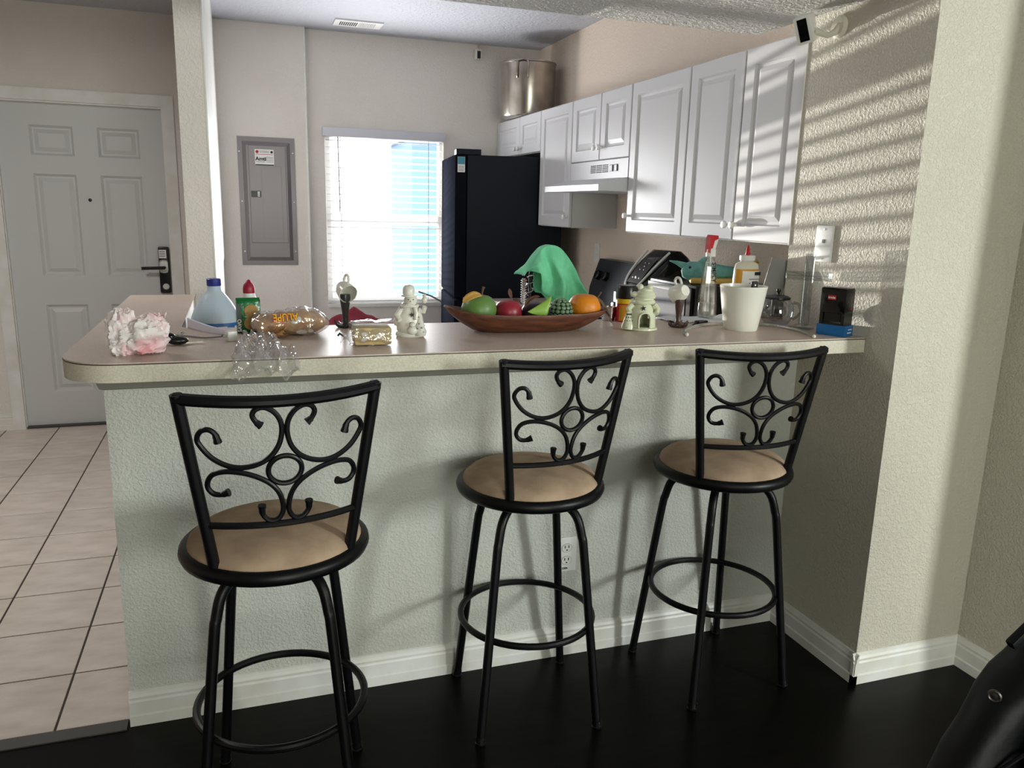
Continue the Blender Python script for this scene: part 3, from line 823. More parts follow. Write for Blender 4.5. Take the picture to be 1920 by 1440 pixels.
# wall plates
wp_ = thing('cable_plate', 'white wall plate with a dark jack on the striped right wall', 'wall plate', (XR, -0.077, 1.332))
obj('plate', MB().box(XR - 0.007, XR, -0.117, -0.037, 1.328, 1.447, 0.003), 'white_plastic', wp_, 30, w=True)
obj('jack', MB().box(XR - 0.009, XR - 0.006, -0.083, -0.072, 1.390, 1.402), 'ink_black', wp_, 0, w=True)
for z in (1.435, 1.340): obj('screw', MB().lathe([(0.0035, 0), (0.003, 0.002)], 10).xf(T(XR - 0.007, -0.077, z) @ RY(-PI / 2)), 'chrome', wp_, w=True)
op = thing('outlet', 'white duplex outlet low on the bar wall behind the middle stool', 'outlet', (1.345, 0, 0.30))
obj('plate', MB().box(1.310, 1.380, -0.006, 0, 0.303, 0.423, 0.002), 'white_plastic', op, 30, w=True)
for z in (0.386, 0.342):
    rc = obj('receptacle', MB().lathe([(0.0175, 0), (0.0175, 0.0018)], 20, sy=0.85).xf(T(1.345, -0.0055, z) @ RX(PI / 2)), 'trim_white', op, w=True)
    for x in (1.3385, 1.3515): obj('slot', MB().box(x - 0.0013, x + 0.0013, -0.0085, -0.0065, z, z + 0.009), 'ink_black', rc, 0, w=True)
    obj('slot', MB().lathe([(0.0025, 0), (0.0025, 0.0015)], 10).xf(T(1.345, -0.007, z - 0.007) @ RX(PI / 2)), 'ink_black', rc, w=True)
    obj('outline', MB().tube([(1.345 + 0.0178 * math.cos(a * PI / 12), -0.0068, z + 0.0152 * math.sin(a * PI / 12)) for a in range(24)], 0.0006, 5, closed=True), 'ink_grey', rc, w=True)
text('print', 'COPA', 0.009, 'ink_black', op, T(1.338, -0.0066, 0.314) @ RX(PI / 2), w=True, bold=0.0004)
ko = thing('outlet', 'small white outlet on the kitchen wall above the stove', 'outlet', (2.5, 2.36, 1.16))
obj('plate', MB().box(2.493, 2.5, 2.325, 2.395, 1.16, 1.275, 0.002), 'white_plastic', ko, 30, w=True)
for z in (1.24, 1.20): obj('receptacle', MB().box(2.491, 2.494, 2.343, 2.377, z - 0.014, z + 0.014, 0.001), 'trim_white', ko, 0, w=True)

# ------------------------------------------------------------------ bar stools
def wB(z): return 0.142 + (z - 0.71) / 0.388 * 0.054
def dB(z): return 0.126 + (z - 0.71) / 0.388 * 0.042
def back(u, z): return (u, -(dB(z) + 0.043 * (1 - min(1, (u / wB(z)) ** 2))), z)


UL = [(-0.0444, 1.0399), (-0.0549, 1.0492), (-0.0610, 1.0633), (-0.0543, 1.075), (-0.0380, 1.0785), (-0.0190, 1.0668), (-0.0068, 1.0450), (-0.0058, 1.0187), (-0.0137, 0.992), (-0.0308, 0.9702), (-0.0555, 0.9565), (-0.0850, 0.9513), (-0.1130, 0.9575), (-0.1392, 0.9743), (-0.158, 0.9986), (-0.164, 1.0153), (-0.1567, 1.0308), (-0.1433, 1.0347), (-0.1312, 1.0257), (-0.1256, 1.0063)]
LL = [(-0.1089, 0.898), (-0.1228, 0.8925), (-0.138, 0.8942), (-0.1481, 0.9069), (-0.1474, 0.9235), (-0.1362, 0.9383), (-0.1118, 0.9436), (-0.0814, 0.9392), (-0.0537, 0.9286), (-0.0289, 0.9119), (-0.0126, 0.8898), (-0.0058, 0.8627), (-0.0075, 0.8442), (-0.0178, 0.8307), (-0.0341, 0.8306), (-0.0466, 0.8449), (-0.0476, 0.8656)]


def make_stool(label, loc, swivel, base, tilt=0.0):
    t_ = thing('bar_stool', label, 'bar stool', loc, swivel, 'black scroll-back bar stools in front of the bar')
    IR = 'black_iron'
    # cushion
    pr = [(0.01, 0.764), (0.06, 0.763), (0.11, 0.759), (0.15, 0.752), (0.178, 0.741), (0.192, 0.728), (0.196, 0.716), (0.19, 0.708)]
    obj('seat_cushion', MB().lathe(list(reversed(pr)), 40), 'suede', t_, 60)
    obj('seat_ring', MB().lathe([(0.185, 0.694), (0.200, 0.687), (0.209, 0.692), (0.2135, 0.703), (0.211, 0.714), (0.203, 0.721), (0.185, 0.719)], 48), IR, t_, 60)
    obj('swivel_plate', MB().lathe([(0.12, 0.670), (0.125, 0.676), (0.125, 0.690), (0.19, 0.700), (0.19, 0.712)], 28), IR, t_, 40)
    rot = base - swivel
    for k in range(4):
        a = PI / 4 + k * PI / 2 + rot
        ca, sa = math.cos(a), math.sin(a)
        path = [(0.04, 0.670), (0.095, 0.667), (0.132, 0.653), (0.156, 0.626), (0.170, 0.580), (0.178, 0.540), (0.209, 0.298), (0.2455, 0.012)]
        P_ = spline([(r * ca, r * sa, z) for r, z in path], 5)
        lg = obj('leg', MB().tube(P_, 0.0125, 12), IR, t_)
        e1 = Vector((0.2335 * ca, 0.2335 * sa, 0.11)); e2 = Vector((0.2470 * ca, 0.2470 * sa, 0.003))
        obj('glide', MB().tube([e2 + (e1 - e2) * 0.20, e2 + (e1 - e2) * 0.06, e2 + (e1 - e2) * 0.05, e2], [0.0138, 0.0138, 0.015, 0.014], 12), 'black_plastic', lg)
    ring = [(0.196 * math.cos(a * PI / 24), 0.196 * math.sin(a * PI / 24), 0.298) for a in range(48)]
    obj('foot_ring', MB().tube(ring, 0.0095, 10, closed=True), IR, t_)
    # back frame
    for s in (-1, 1):
        p0 = back(s * wB(0.700), 0.700); p1 = back(s * wB(1.098), 1.098)
        d = (Vector(p1) - Vector(p0)).normalized()
        obj('back_post', MB().tube([Vector(p0), Vector(p0).lerp(Vector(p1), 0.5), Vector(p1) + d * 0.010], 0.0125, 14), IR, t_, 40)
    w_ = wB(1.098)
    pts = []
    for k in range(17):
        u = (k / 16 * 2 - 1)
        x, y, z = back(u * w_, 1.098)
        pts.append((x, y, z - 0.008 * (1 - u * u)))
    e0, e1 = Vector(pts[0]), Vector(pts[-1])
    pts[0] = tuple(e0 + (e0 - Vector(pts[1])).normalized() * 0.006); pts[-1] = tuple(e1 + (e1 - Vector(pts[-2])).normalized() * 0.006)
    obj('top_rail', MB().tube(pts, 0.013, 10), IR, t_)
    w_ = wB(0.822) - 0.008
    obj('lower_rail', MB().tube([back((k / 12 * 2 - 1) * w_, 0.820) for k in range(13)], 0.0075, 10), IR, t_)
    for s in (-1, 1):
        for S in (UL, LL):
            P_ = spline([back(-s * u, z) for u, z in S], 4)
            n_ = len(P_); rr = []
            for i in range(n_):
                e = min(i, n_ - 1 - i)
                rr.append(0.0056 + (0.0030 if e < 2 else (0.0015 if e < 4 else 0)))
            obj('scroll', MB().tube(P_, rr, 9), IR, t_)
    obj('center_ring', MB().tube([back(0.0335 * math.cos(a * PI / 16), 0.9413 + 0.0305 * math.sin(a * PI / 16)) for a in range(32)], 0.0056, 9, closed=True), IR, t_)
    return t_


make_stool('black metal scroll-back bar stool nearest the tiled entry, leftmost', (0.415, -0.448, 0), 0.092, math.radians(-8))
make_stool('black metal scroll-back bar stool in the middle, swivelled towards the left', (1.129, -0.218, 0), 0.211, math.radians(-4))
make_stool('black metal scroll-back bar stool beside the right wall, rightmost', (1.766, -0.224, 0), -0.074, math.radians(4))

#PART2
# ------------------------------------------------------------------ things on the bar, left to right
def crumple(mb, amp, scale, seed):
    out = []
    for p in mb.v:
        v = Vector(p)
        n1 = noise.ridged_multi_fractal(v * scale + Vector((seed, 0, seed)), 0.9, 2.1, 4, 0.9, 2.0)
        d = noise.noise_vector(v * scale * 1.3 + Vector((0, seed, 0)))
        q = v * (1 + amp * (n1 - 1.0)) + d * amp * 0.03
        out.append(tuple(q))
    mb.v = out; return mb


# crumpled plastic bag
q = MB()
for ci, (c, r) in enumerate((((-0.034, 0.004, 0.050), (0.038, 0.028, 0.060)), ((0.010, -0.006, 0.038), (0.056, 0.036, 0.042)), ((0.030, 0.004, 0.062), (0.038, 0.024, 0.034)), ((-0.036, -0.012, 0.020), (0.028, 0.024, 0.028)))):
    b = MB().ball((0, 0, 0), 1, seg=56, rings=36)
    out = []
    for p in b.v:
        v = Vector(p); w_ = v * 1.5 + Vector((ci * 7.3, 1.1, 0))
        f_ = 1.0 - 0.42 * abs(noise.noise(w_)) ** 0.7 - 0.26 * abs(noise.noise(w_ * 2.6)) ** 0.8 - 0.12 * abs(noise.noise(w_ * 6)) + 0.22
        out.append((c[0] + v.x * r[0] * f_, c[1] + v.y * r[1] * f_, max(0.0, c[2] + v.z * r[2] * f_)))
    q.add(out, b.f)
for x0, z0, dx in ((-0.026, 0.095, -0.006), (0.046, 0.088, 0.008)):
    q.grid(lambda u, v: (x0 + (u - 0.5) * 0.030 * (1 - 0.4 * v) + dx * v + 0.003 * math.sin(v * 9), 0.004 + 0.006 * math.sin(u * 9 + v * 4), z0 - 0.025 + 0.032 * v + 0.004 * math.sin(u * 14)), 12, 8)
pb = obj('plastic_bag', q, 'bag_white', None, 40)
pb.location = (0.126, -0.185, ZT)
tag(pb, 'crumpled white and pink plastic bag at the left end of the bar', 'plastic bag')

# car keys
ky = thing('car_keys', 'black car key fob with keys beside the crumpled plastic bag', 'keys', (0.205, -0.075, ZT), 0.1)
obj('fob', MB().ball((0, 0, 0.011), 0.026, 0.016, 0.011, 20, 12), 'black_plastic', ky)
obj('fob', MB().ball((-0.022, 0.010, 0.020), 0.018, 0.013, 0.011, 18, 10), 'black_gloss', ky)
obj('key_ring', MB().tube([(0.004 + 0.014 * math.cos(a * PI / 10), 0.016 * math.sin(a * PI / 10) + 0.012, 0.024 + 0.006 * math.cos(a * PI / 10)) for a in range(20)], 0.0014, 6, closed=True), 'chrome', ky)
q = MB().box(0.02, 0.060, -0.003, 0.003, 0.004, 0.0065); q.box(0.018, 0.028, -0.007, 0.007, 0.0035, 0.007)
obj('key_blade', q, 'steel', ky, 0)
obj('strap', MB().tube([(-0.03, 0.012, 0.022), (-0.048, 0.02, 0.03), (-0.062, 0.028, 0.036)], [0.004, 0.003, 0.004], 8), 'black_plastic', ky)

# water jug on the lower worktop
jg = thing('water_jug', 'pale translucent gallon jug with a blue cap behind the bar', 'jug', (0.284, 0.46, 0.911))
pr = [(0.070, 0), (0.076, 0.006), (0.077, 0.13), (0.0765, 0.18), (0.074, 0.200), (0.064, 0.225), (0.050, 0.250), (0.034, 0.272), (0.022, 0.286), (0.0205, 0.300), (0.018, 0.306)]
obj('bottle', MB().lathe(pr, 36), 'jug_plastic', jg, 50)
obj('cap', MB().lathe([(0.021, 0.300), (0.022, 0.302), (0.022, 0.321), (0.020, 0.323)], 24), 'cap_blue', jg, 40)
lb = obj('label', MB().lathe([(0.0775, 0.10), (0.0782, 0.102), (0.0782, 0.186), (0.0775, 0.188)], 36, cap0=False, cap1=False), 'blue', jg, 50)
obj('label_band', MB().lathe([(0.0784, 0.105), (0.0784, 0.125)], 36, cap0=False, cap1=False), 'ink_red', lb, 50)
for a in (-2.2, -1.3, -0.6):
    obj('label_patch', MB().box(-0.014, 0.014, -0.0012, 0.0012, 0.150, 0.178).xf(RZ(a + PI / 2) @ T(0, -0.0785, 0)), 'sticker_white', lb, 0)

# curled strip, adapter and cable
cp = obj('paper_strip', MB().grid(lambda u, v: (0.215 + 0.115 * u, 0.215 - 0.16 * math.sin(u * 1.45) + 0.022 * v * 0.5, ZT + 0.001 + 0.020 * v * (1 - 0.35 * u) + 0.008 * (1 - u) * v), 20, 6), 'lavender_white', None, 60)
sol = cp.modifiers.new('thickness', 'SOLIDIFY'); sol.thickness = 0.0035
tag(cp, 'curled white paper label strip lying between the jug and the cracker packet', 'paper strip')
ad = thing('phone_charger', 'white cube phone charger beside the curled paper strip', 'charger', (0.334, -0.028, ZT), 0.35)
obj('cube', MB().box(-0.013, 0.013, -0.013, 0.013, 0.0, 0.026, 0.003), 'white_plastic', ad, 30)
obj('prong', MB().box(-0.024, -0.013, -0.006, -0.0045, 0.009, 0.017), 'chrome', ad, 0)
obj('prong', MB().box(-0.024, -0.013, 0.0045, 0.006, 0.009, 0.017), 'chrome', ad, 0)
obj('cable', MB().tube(spline([(0.0, 0.012, 0.013), (0.0, 0.03, 0.008), (-0.05, 0.06, 0.003), (-0.09, 0.12, 0.003), (-0.16, 0.17, 0.003)], 6), 0.002, 8), 'cord_grey', ad)

# cracker packet and soap bottle
ck = thing('cracker_packet', 'green foil cracker packet standing in front of the red-capped bottle', 'packet', (0.381, 0.098, ZT), 0.12)


def pack(u, v, w, h, th):
    x = (u - 0.5) * w; z = v * h
    e = min(v, 1 - v) * 2
    return x, th * (e ** 0.35) * (1 - 0.35 * (2 * u - 1) ** 2), z


q = MB(); N1, N2 = 10, 16
for sgn in (-1, 1):
    q.grid(lambda u, v: (lambda p: (p[0], sgn * p[1] + 0.0016 * math.sin(u * 19) * math.sin(v * 13), p[2]))(pack(u, v, 0.064, 0.100, 0.017)), N1, N2)
q.box(-0.032, -0.0318, -0.01, 0.01, 0.005, 0.095)
q.box(0.0318, 0.032, -0.01, 0.01, 0.005, 0.095)
obj('wrapper', q, 'packet_green', ck, 60)
obj('side_stripe', MB().box(-0.0325, -0.020, -0.0152, -0.0140, 0.004, 0.085), 'packet_dark', ck, 0)
text('print', 'SAVO', 0.014, 'sticker_white', ck, T(-0.0262, -0.0156, 0.024) @ RX(PI / 2) @ RZ(PI / 2), bold=0.0003)
for x, z, r in ((0.006, 0.064, 0.0185), (0.004, 0.030, 0.019)):
    obj('cracker_print', MB().lathe([(r, 0), (r, 0.0012)], 24).xf(T(x, -0.0172, z) @ RX(PI / 2)), 'cracker', ck, 0)
sb = thing('soap_bottle', 'white squeeze bottle with a dark red cap behind the green packet', 'bottle', (0.386, 0.165, ZT))
obj('bottle', MB().lathe([(0.026, 0), (0.028, 0.004), (0.028, 0.075), (0.020, 0.092), (0.0165, 0.098), (0.016, 0.108)], 24), 'white_plastic', sb, 50)
obj('cap', MB().lathe([(0.0155, 0.104), (0.0165, 0.107), (0.0163, 0.120), (0.014, 0.130), (0.008, 0.137), (0.005, 0.143), (0.001, 0.145)], 20), 'cap_red', sb, 60)

# bread loaf in its bag
bg = thing('bread_bag', 'bread loaf in a clear printed bag with its twisted end over the bar edge', 'bread', (0.492, 0.055, ZT), 0.22)


def loaf(u, v, grow=0.0):
    a = u * 2 * PI; t = v * 2 - 1
    env = max(0.0, 1 - abs(t) ** 3.2) ** 0.55
    rx = 0.040 * env + grow * env; rz = (0.034 + 0.004 * math.sin(t * 4)) * env + grow * env
    p = Vector((t * 0.105, rx * math.cos(a) * 1.15, 0.0))
    z = rz * math.sin(a)
    z = 0.033 + (z if z > -0.031 else -0.031)
    nz = noise.noise(Vector((p.x * 40, p.y * 40, z * 40))) * 0.0022
    return (p.x, p.y + nz, max(0.0008, z + nz))


obj('loaf', MB().grid(lambda u, v: loaf(u, v), 24, 28), 'bread_crust', bg, 60)
obj('bag', MB().grid(lambda u, v: (lambda p: (p[0] * 1.03, p[1], p[2]))(loaf(u, v, 0.0055)), 44, 50).disp(0.009, 42, 3, 0.0004), 'clear_film', bg, 30)
def bend_text(o, r, zc):
    """wrap flat lettering (x along, y up) around the loaf's long axis"""
    for vv in o.data.vertices:
        x, y, z = vv.co
        a = y / r
        vv.co = (x, -(r + z) * math.cos(a), zc + (r + z) * math.sin(a))
for body, size, m_, off, lift in (('ALUPE', 0.030, 'red', 0.0016, 0.0), ('ALUPE', 0.030, 'yellow', 0.0002, 0.0012)):
    o = text('print', body, size, m_, bg, RZ(PI) , bold=off)
    for vv in o.data.vertices:
        vv.co.x = vv.co.x * 0.80 - 0.026; vv.co.y = vv.co.y + 0.024; vv.co.z += lift
    bend_text(o, 0.0535, 0.033)
for x, a, sx, sz in ((0.0, 0.25, 0.012, 0.009), (0.012, 0.35, 0.007, 0.008), (0.02, -0.55, 0.016, 0.006), (0.045, -0.5, 0.008, 0.005)):
    obj('print_patch', MB().ball((x, -0.0480 * math.cos(a), 0.033 + 0.0420 * math.sin(a)), sx, 0.0012, sz, 14, 8), 'sticker_white', bg)
obj('orange_knot', MB().grid(lambda u, v: (-0.070 + 0.035 * v + 0.014 * math.sin(u * 12 + v * 5), -0.020 - 0.05 * v + 0.012 * math.cos(u * 2 * PI), 0.020 + 0.013 * math.sin(u * 2 * PI)), 16, 8).disp(0.006, 60, 5, 0.001), 'bread_crust', bg, 30)
# twisted transparent tail hanging over the front edge
tl = MB().grid(lambda u, v: (0.400 + (u - 0.5) * 0.165 * (0.35 + 0.65 * v) + 0.01 * v, 0.0 - 0.355 * v, (ZT + 0.024 + 0.010 * math.sin(u * 21 + v * 6) * (0.5 + v) if v < 0.96 else ZT + 0.016)), 34, 26)
out = []
for (x, y, z) in tl.v:
    n_ = noise.noise_vector(Vector((x, y, z)) * 26)
    x += n_.x * 0.012; y += n_.y * 0.012; z += abs(n_.z) * 0.020 - 0.012
    if y < -0.303:
        z -= min(0.05, (-0.303 - y) * 1.6) * (0.75 + 0.7 * noise.noise(Vector((x * 45, y * 20, 3.1))))
    z = max(z, ZT + 0.002) if y > -0.318 else z
    out.append((x, y - (0.012 if y < -0.303 else 0), z))
tl.v = out
bt_ = obj('bag_tail', tl, 'film_tail', bg, 25)
bt_.matrix_parent_inverse = (Matrix.Translation(bg.location) @ RZ(0.22)).inverted()

# sliced loaf in clear wrap
sp = thing('sliced_bread', 'short block of sliced bread in clear wrap left of the snowman', 'bread', (0.688, -0.165, ZT), -0.03)
obj('loaf', MB().box(-0.048, 0.050, -0.022, 0.060, 0.002, 0.050, 0.008).disp(0.002, 30, 2, 0.001), 'bread_slice', sp, 40)
obj('wrap', MB().grid(lambda u, v: (-0.056 + 0.112 * v + 0.002 * math.sin(u * 40), 0.019 + 0.050 * math.cos(u * 2 * PI) * (1.0 if abs(math.cos(u * 2 * PI)) < .8 else .93), max(0.0006, 0.027 + 0.036 * math.sin(u * 2 * PI))), 40, 20).disp(0.006, 45, 9, 0.0005), 'clear_film', sp, 30)
obj('wrap_knot', MB().grid(lambda u, v: (-0.054 - 0.028 * v, 0.0 + (0.02 - 0.012 * math.sin(v * 3)) * math.cos(u * 2 * PI), 0.022 + (0.018 - 0.010 * math.sin(v * 3)) * math.sin(u * 2 * PI)), 18, 8).disp(0.006, 70, 4, 0.001), 'clear_film', sp, 30)
obj('wrap_tie', MB().tube([(-0.075, -0.004, 0.026), (-0.085, -0.010, 0.034), (-0.090, -0.012, 0.028)], 0.003, 8), 'black_plastic', sp)
for x, z, a in ((-0.022, 0.032, 0.2), (-0.024, 0.018, -0.3), (0.014, 0.026, 0.5)):
    obj('label_print', MB().ball((0, 0, 0), 0.008, 0.0012, 0.005, 12, 8).xf(T(x, -0.0225, z) @ RY(a)), 'sticker_white', sp)
obj('label_print', MB().tube([(0.016, -0.0228, 0.020), (0.019, -0.0228, 0.033), (0.024, -0.0228, 0.034), (0.021, -0.0228, 0.022), (0.027, -0.0228, 0.022)], 0.0012, 6), 'sticker_white', sp)


# floating coffee cup ornaments
def coffee(label, loc, rotz, m_stream, cup_tilt, cup_az):
    t_ = thing('coffee_ornament', label, 'ornament', loc, rotz)
    q = MB().lathe([(0.024, 0), (0.026, 0.003), (0.020, 0.008), (0.011, 0.014), (0.0085, 0.024), (0.010, 0.045), (0.0135, 0.070), (0.0165, 0.090), (0.015, 0.100)], 18)
    obj('stream', q, m_stream, t_, 60)
    q = MB()
    for k in range(9):
        a = 2 * PI * k / 9
        r2 = 0.034 + 0.004 * math.sin(k * 2.3); h = 0.016 + 0.007 * math.sin(k * 1.7 + 1)
        q.tube([(0.018 * math.cos(a), 0.018 * math.sin(a), 0.003), (0.027 * math.cos(a), 0.027 * math.sin(a), 0.007), (r2 * math.cos(a), r2 * math.sin(a), h)], [0.006, 0.0045, 0.0012], 7)
    q.v = [(x, y, max(z, 0.0)) for x, y, z in q.v]
    obj('splash', q, m_stream, t_, 60)
    Mc = T(0, 0, 0.112) @ RZ(cup_az) @ RX(cup_tilt) @ RZ(PI if cup_tilt < 0 else 0)
    cup = obj('cup', MB().lathe([(0.001, -0.026), (0.017, -0.026), (0.0185, -0.023), (0.026, -0.008), (0.0285, 0.012), (0.0288, 0.026), (0.0270, 0.026), (0.0262, 0.012), (0.0235, -0.008), (0.016, -0.021), (0.001, -0.022)], 30, cap0=False, cap1=False).xf(Mc), 'porcelain', t_, 50)
    hp = spline([(0, 0.027, 0.012), (0, 0.044, 0.012), (0, 0.050, 0.000), (0, 0.042, -0.012), (0, 0.024, -0.014)], 5)
    obj('handle', MB().tube([Mc @ p for p in hp], 0.0042, 9), 'porcelain', cup)
    return t_


coffee('pouring coffee cup ornament in front of the window by the sliced bread', (0.660, 0.165, ZT), 0.0, 'coffee_backlit', math.radians(112), math.radians(18))
coffee('pouring coffee cup ornament right of the ceramic snowman with the arched opening', (1.707, 0.0, ZT), 0.0, 'coffee', math.radians(-112), math.radians(12))


# ceramic snowmen
def star(cx, cy, cz, r, ang, m_, parent, face=-PI / 2, yr=0.0):
    q = MB(); pts = []
    for k in range(10):
        a = PI / 2 + k * PI / 5 + ang; rr = r if k % 2 == 0 else r * 0.42
        pts.append((rr * math.cos(a), rr * math.sin(a)))
    q.prism(pts, 0, 0.0015)
    return obj('star', q.xf(T(cx, cy, cz) @ RZ(yr) @ RX(PI / 2)), m_, parent, 0)


s1 = thing('snowman_figurine', 'white ceramic snowman candle holder with hat left of the fruit bowl', 'figurine', (0.817, -0.03, ZT), -0.1)
Pm = 'porcelain'
obj('base', MB().lathe([(0.038, 0), (0.041, 0.004), (0.040, 0.010), (0.036, 0.014)], 28, sy=0.8), Pm, s1, 50)
obj('body', MB().lathe([(0.030, 0.008), (0.037, 0.018), (0.0385, 0.036), (0.036, 0.055), (0.031, 0.070), (0.023, 0.082), (0.016, 0.090)], 28, sy=0.8).disp(0.002, 60, 1), Pm, s1, 60)
obj('head', MB().ball((0.002, -0.004, 0.102), 0.019, 0.018, 0.018), Pm, s1)
obj('hat_brim', MB().lathe([(0.022, 0.113), (0.023, 0.115), (0.022, 0.118)], 24).xf(T(-0.002, -0.002, 0)), Pm, s1, 50)
obj('hat', MB().lathe([(0.0165, 0.116), (0.0170, 0.130), (0.015, 0.140), (0.010, 0.1445), (0.001, 0.146)], 24).xf(T(-0.003, 0, 0)), Pm, s1, 60)
obj('scarf', MB().tube([(0.021 * math.cos(a * PI / 10), 0.018 * math.sin(a * PI / 10) - 0.002, 0.087 + 0.002 * math.sin(a)) for a in range(20)], 0.0055, 8, closed=True), Pm, s1)
obj('scarf_tail', MB().tube([(0.012, -0.024, 0.084), (0.015, -0.030, 0.066), (0.013, -0.031, 0.050)], [0.006, 0.007, 0.006], 8), Pm, s1)
obj('arm', MB().tube([(-0.026, -0.008, 0.074), (-0.038, -0.014, 0.060), (-0.030, -0.026, 0.048)], [0.009, 0.009, 0.007], 10), Pm, s1)
obj('arm', MB().tube([(0.026, -0.008, 0.074), (0.038, -0.012, 0.072), (0.041, -0.016, 0.086)], [0.009, 0.008, 0.007], 10), Pm, s1)
obj('bird', MB().ball((0.040, -0.016, 0.104), 0.008, 0.007, 0.010), Pm, s1)
obj('bird_head', MB().ball((0.040, -0.018, 0.116), 0.006), Pm, s1)
obj('tree', MB().lathe([(0.016, 0.004), (0.020, 0.016), (0.012, 0.030), (0.016, 0.032), (0.008, 0.046), (0.001, 0.056)], 14).xf(T(0.026, -0.022, 0)), Pm, s1, 30)
obj('tree', MB().lathe([(0.014, 0.030), (0.018, 0.044), (0.010, 0.058), (0.013, 0.060), (0.001, 0.082)], 14).xf(T(-0.030, 0.004, 0)), Pm, s1, 30)
obj('bear', MB().ball((0.004, -0.034, 0.020), 0.014, 0.009, 0.012), Pm, s1)
obj('bear_head', MB().ball((0.004, -0.036, 0.037), 0.009, 0.008, 0.008), Pm, s1)
star(0.003, -0.0290, 0.064, 0.0075, 0.2, 'ink_black', s1)
for x, z in ((-0.006, 0.106), (0.008, 0.106)): obj('eye', MB().ball((x, -0.0212, z), 0.0016), 'ink_black', s1)
obj('nose', MB().ball((0.001, -0.0225, 0.101), 0.002, 0.004, 0.002), Pm, s1)
for x, z in ((0.018, 0.026), (0.022, 0.040), (0.030, 0.028), (0.034, 0.016), (0.024, 0.014), (0.022, 0.058)):
    obj('cutout', MB().ball((x, -0.0385 if z < .05 else -0.031, z), 0.0026, 0.0012, 0.0022), 'ink_grey', s1)

s2 = thing('snowman_figurine', 'cream ceramic snowman lantern with an arched opening right of the bowl', 'figurine', (1.558, -0.030, ZT), -0.42)
Pg = 'porcelain_green'
sk_ = lambda a, z: 0.010 < z < 0.056 and abs(((a + PI / 2 + PI) % (2 * PI)) - PI - 0.15) < (0.44 if z < 0.040 else 0.30)
zz_ = [0.006 + 0.005 * k for k in range(17)]
prof_o = [((0.044 - 0.00005 * (z * 1000) * 1.0) if z < 0.05 else 0.0415 - 0.30 * (z - 0.05) - (z - 0.05) ** 2 * 3, z) for z in zz_]
obj('base', MB().lathe([(0.047, 0), (0.050, 0.003), (0.049, 0.008), (0.044, 0.010)], 32), Pg, s2, 50)
obj('body', MB().lathe(prof_o, 48, cap0=False, cap1=True, skip=sk_), Pg, s2, 60)
obj('inner_wall', MB().lathe([(r - 0.005, z) for r, z in prof_o[:14]], 48, cap0=False, cap1=False, skip=sk_), Pg, s2, 60)
arch = []
for k in range(13):
    a = k / 12 * PI
    ang = -PI / 2 - 0.15 * 0 + 0.15 + 0.42 * math.cos(a)
    arch.append((0.0445 * math.cos(ang), 0.0445 * math.sin(ang), 0.038 + 0.020 * math.sin(a)))
a0 = arch[0]; a1 = arch[-1]
obj('arch_rim', MB().tube([(a0[0], a0[1], 0.010)] + arch + [(a1[0], a1[1], 0.010)], 0.003, 8), Pg, s2)
star(0.000, -0.0405, 0.072, 0.0095, 0.2, 'ink_black', s2)
obj('head', MB().ball((0.004, 0, 0.096), 0.030, 0.028, 0.020), Pg, s2)
obj('scarf', MB().tube([(0.032 * math.cos(a * PI / 12), 0.030 * math.sin(a * PI / 12), 0.088 + 0.0015 * math.sin(a * 1.3)) for a in range(24)], 0.0075, 8, closed=True), Pg, s2)
obj('hat', MB().lathe([(0.030, 0.100), (0.032, 0.106), (0.028, 0.112), (0.029, 0.117), (0.022, 0.124), (0.022, 0.128), (0.013, 0.134), (0.001, 0.138)], 24).xf(T(0.008, 0, 0)), Pg, s2, 40)
for x, y, z in ((-0.010, -0.006, 0.134), (0.018, -0.012, 0.134), (-0.026, -0.004, 0.110)): obj('pompom', MB().ball((x, y, z), 0.010 if z > 0.12 else 0.013, 0.009, 0.010), Pg, s2)
obj('arm', MB().tube([(-0.032, -0.016, 0.080), (-0.044, -0.020, 0.066), (-0.040, -0.030, 0.056)], [0.010, 0.010, 0.008], 10), Pg, s2)
obj('arm', MB().tube([(0.034, -0.010, 0.080), (0.046, -0.012, 0.066), (0.042, -0.024, 0.055)], [0.010, 0.010, 0.008], 10), Pg, s2)
tr = obj('tree', MB().lathe([(0.022, 0.004), (0.021, 0.014), (0.017, 0.026), (0.013, 0.040), (0.007, 0.056), (0.001, 0.068)], 18).xf(T(-0.042, -0.020, 0)), Pg, s2, 40)
for r in range(5):
    for k in range(4):
        z = 0.010 + r * 0.010; rr = 0.0215 - z * 0.26
        a = -PI / 2 - 0.9 + k * 0.55 + (r % 2) * 0.25
        obj('hole', MB().ball((-0.042 + rr * math.cos(a), -0.020 + rr * math.sin(a), z), 0.0026, 0.0026, 0.0032, 8, 6), 'ink_black', tr)

# fruit bowl
bw = thing('wooden_bowl', 'long carved wooden dough bowl holding fruit on the bar', 'bowl', (1.192, 0.02, ZT), -0.02)


def ringp(a, b, z, lift):
    out = []
    for k in range(56):
        t = 2 * PI * k / 56
        c, s_ = math.cos(t), math.sin(t)
        x = a * math.copysign(abs(c) ** 0.85, c); y = b * math.copysign(abs(s_) ** 0.85, s_)
        out.append((x, y, z + lift * (abs(x) / a) ** 4 * (1.25 if x < 0 else 0.6)))
    return out


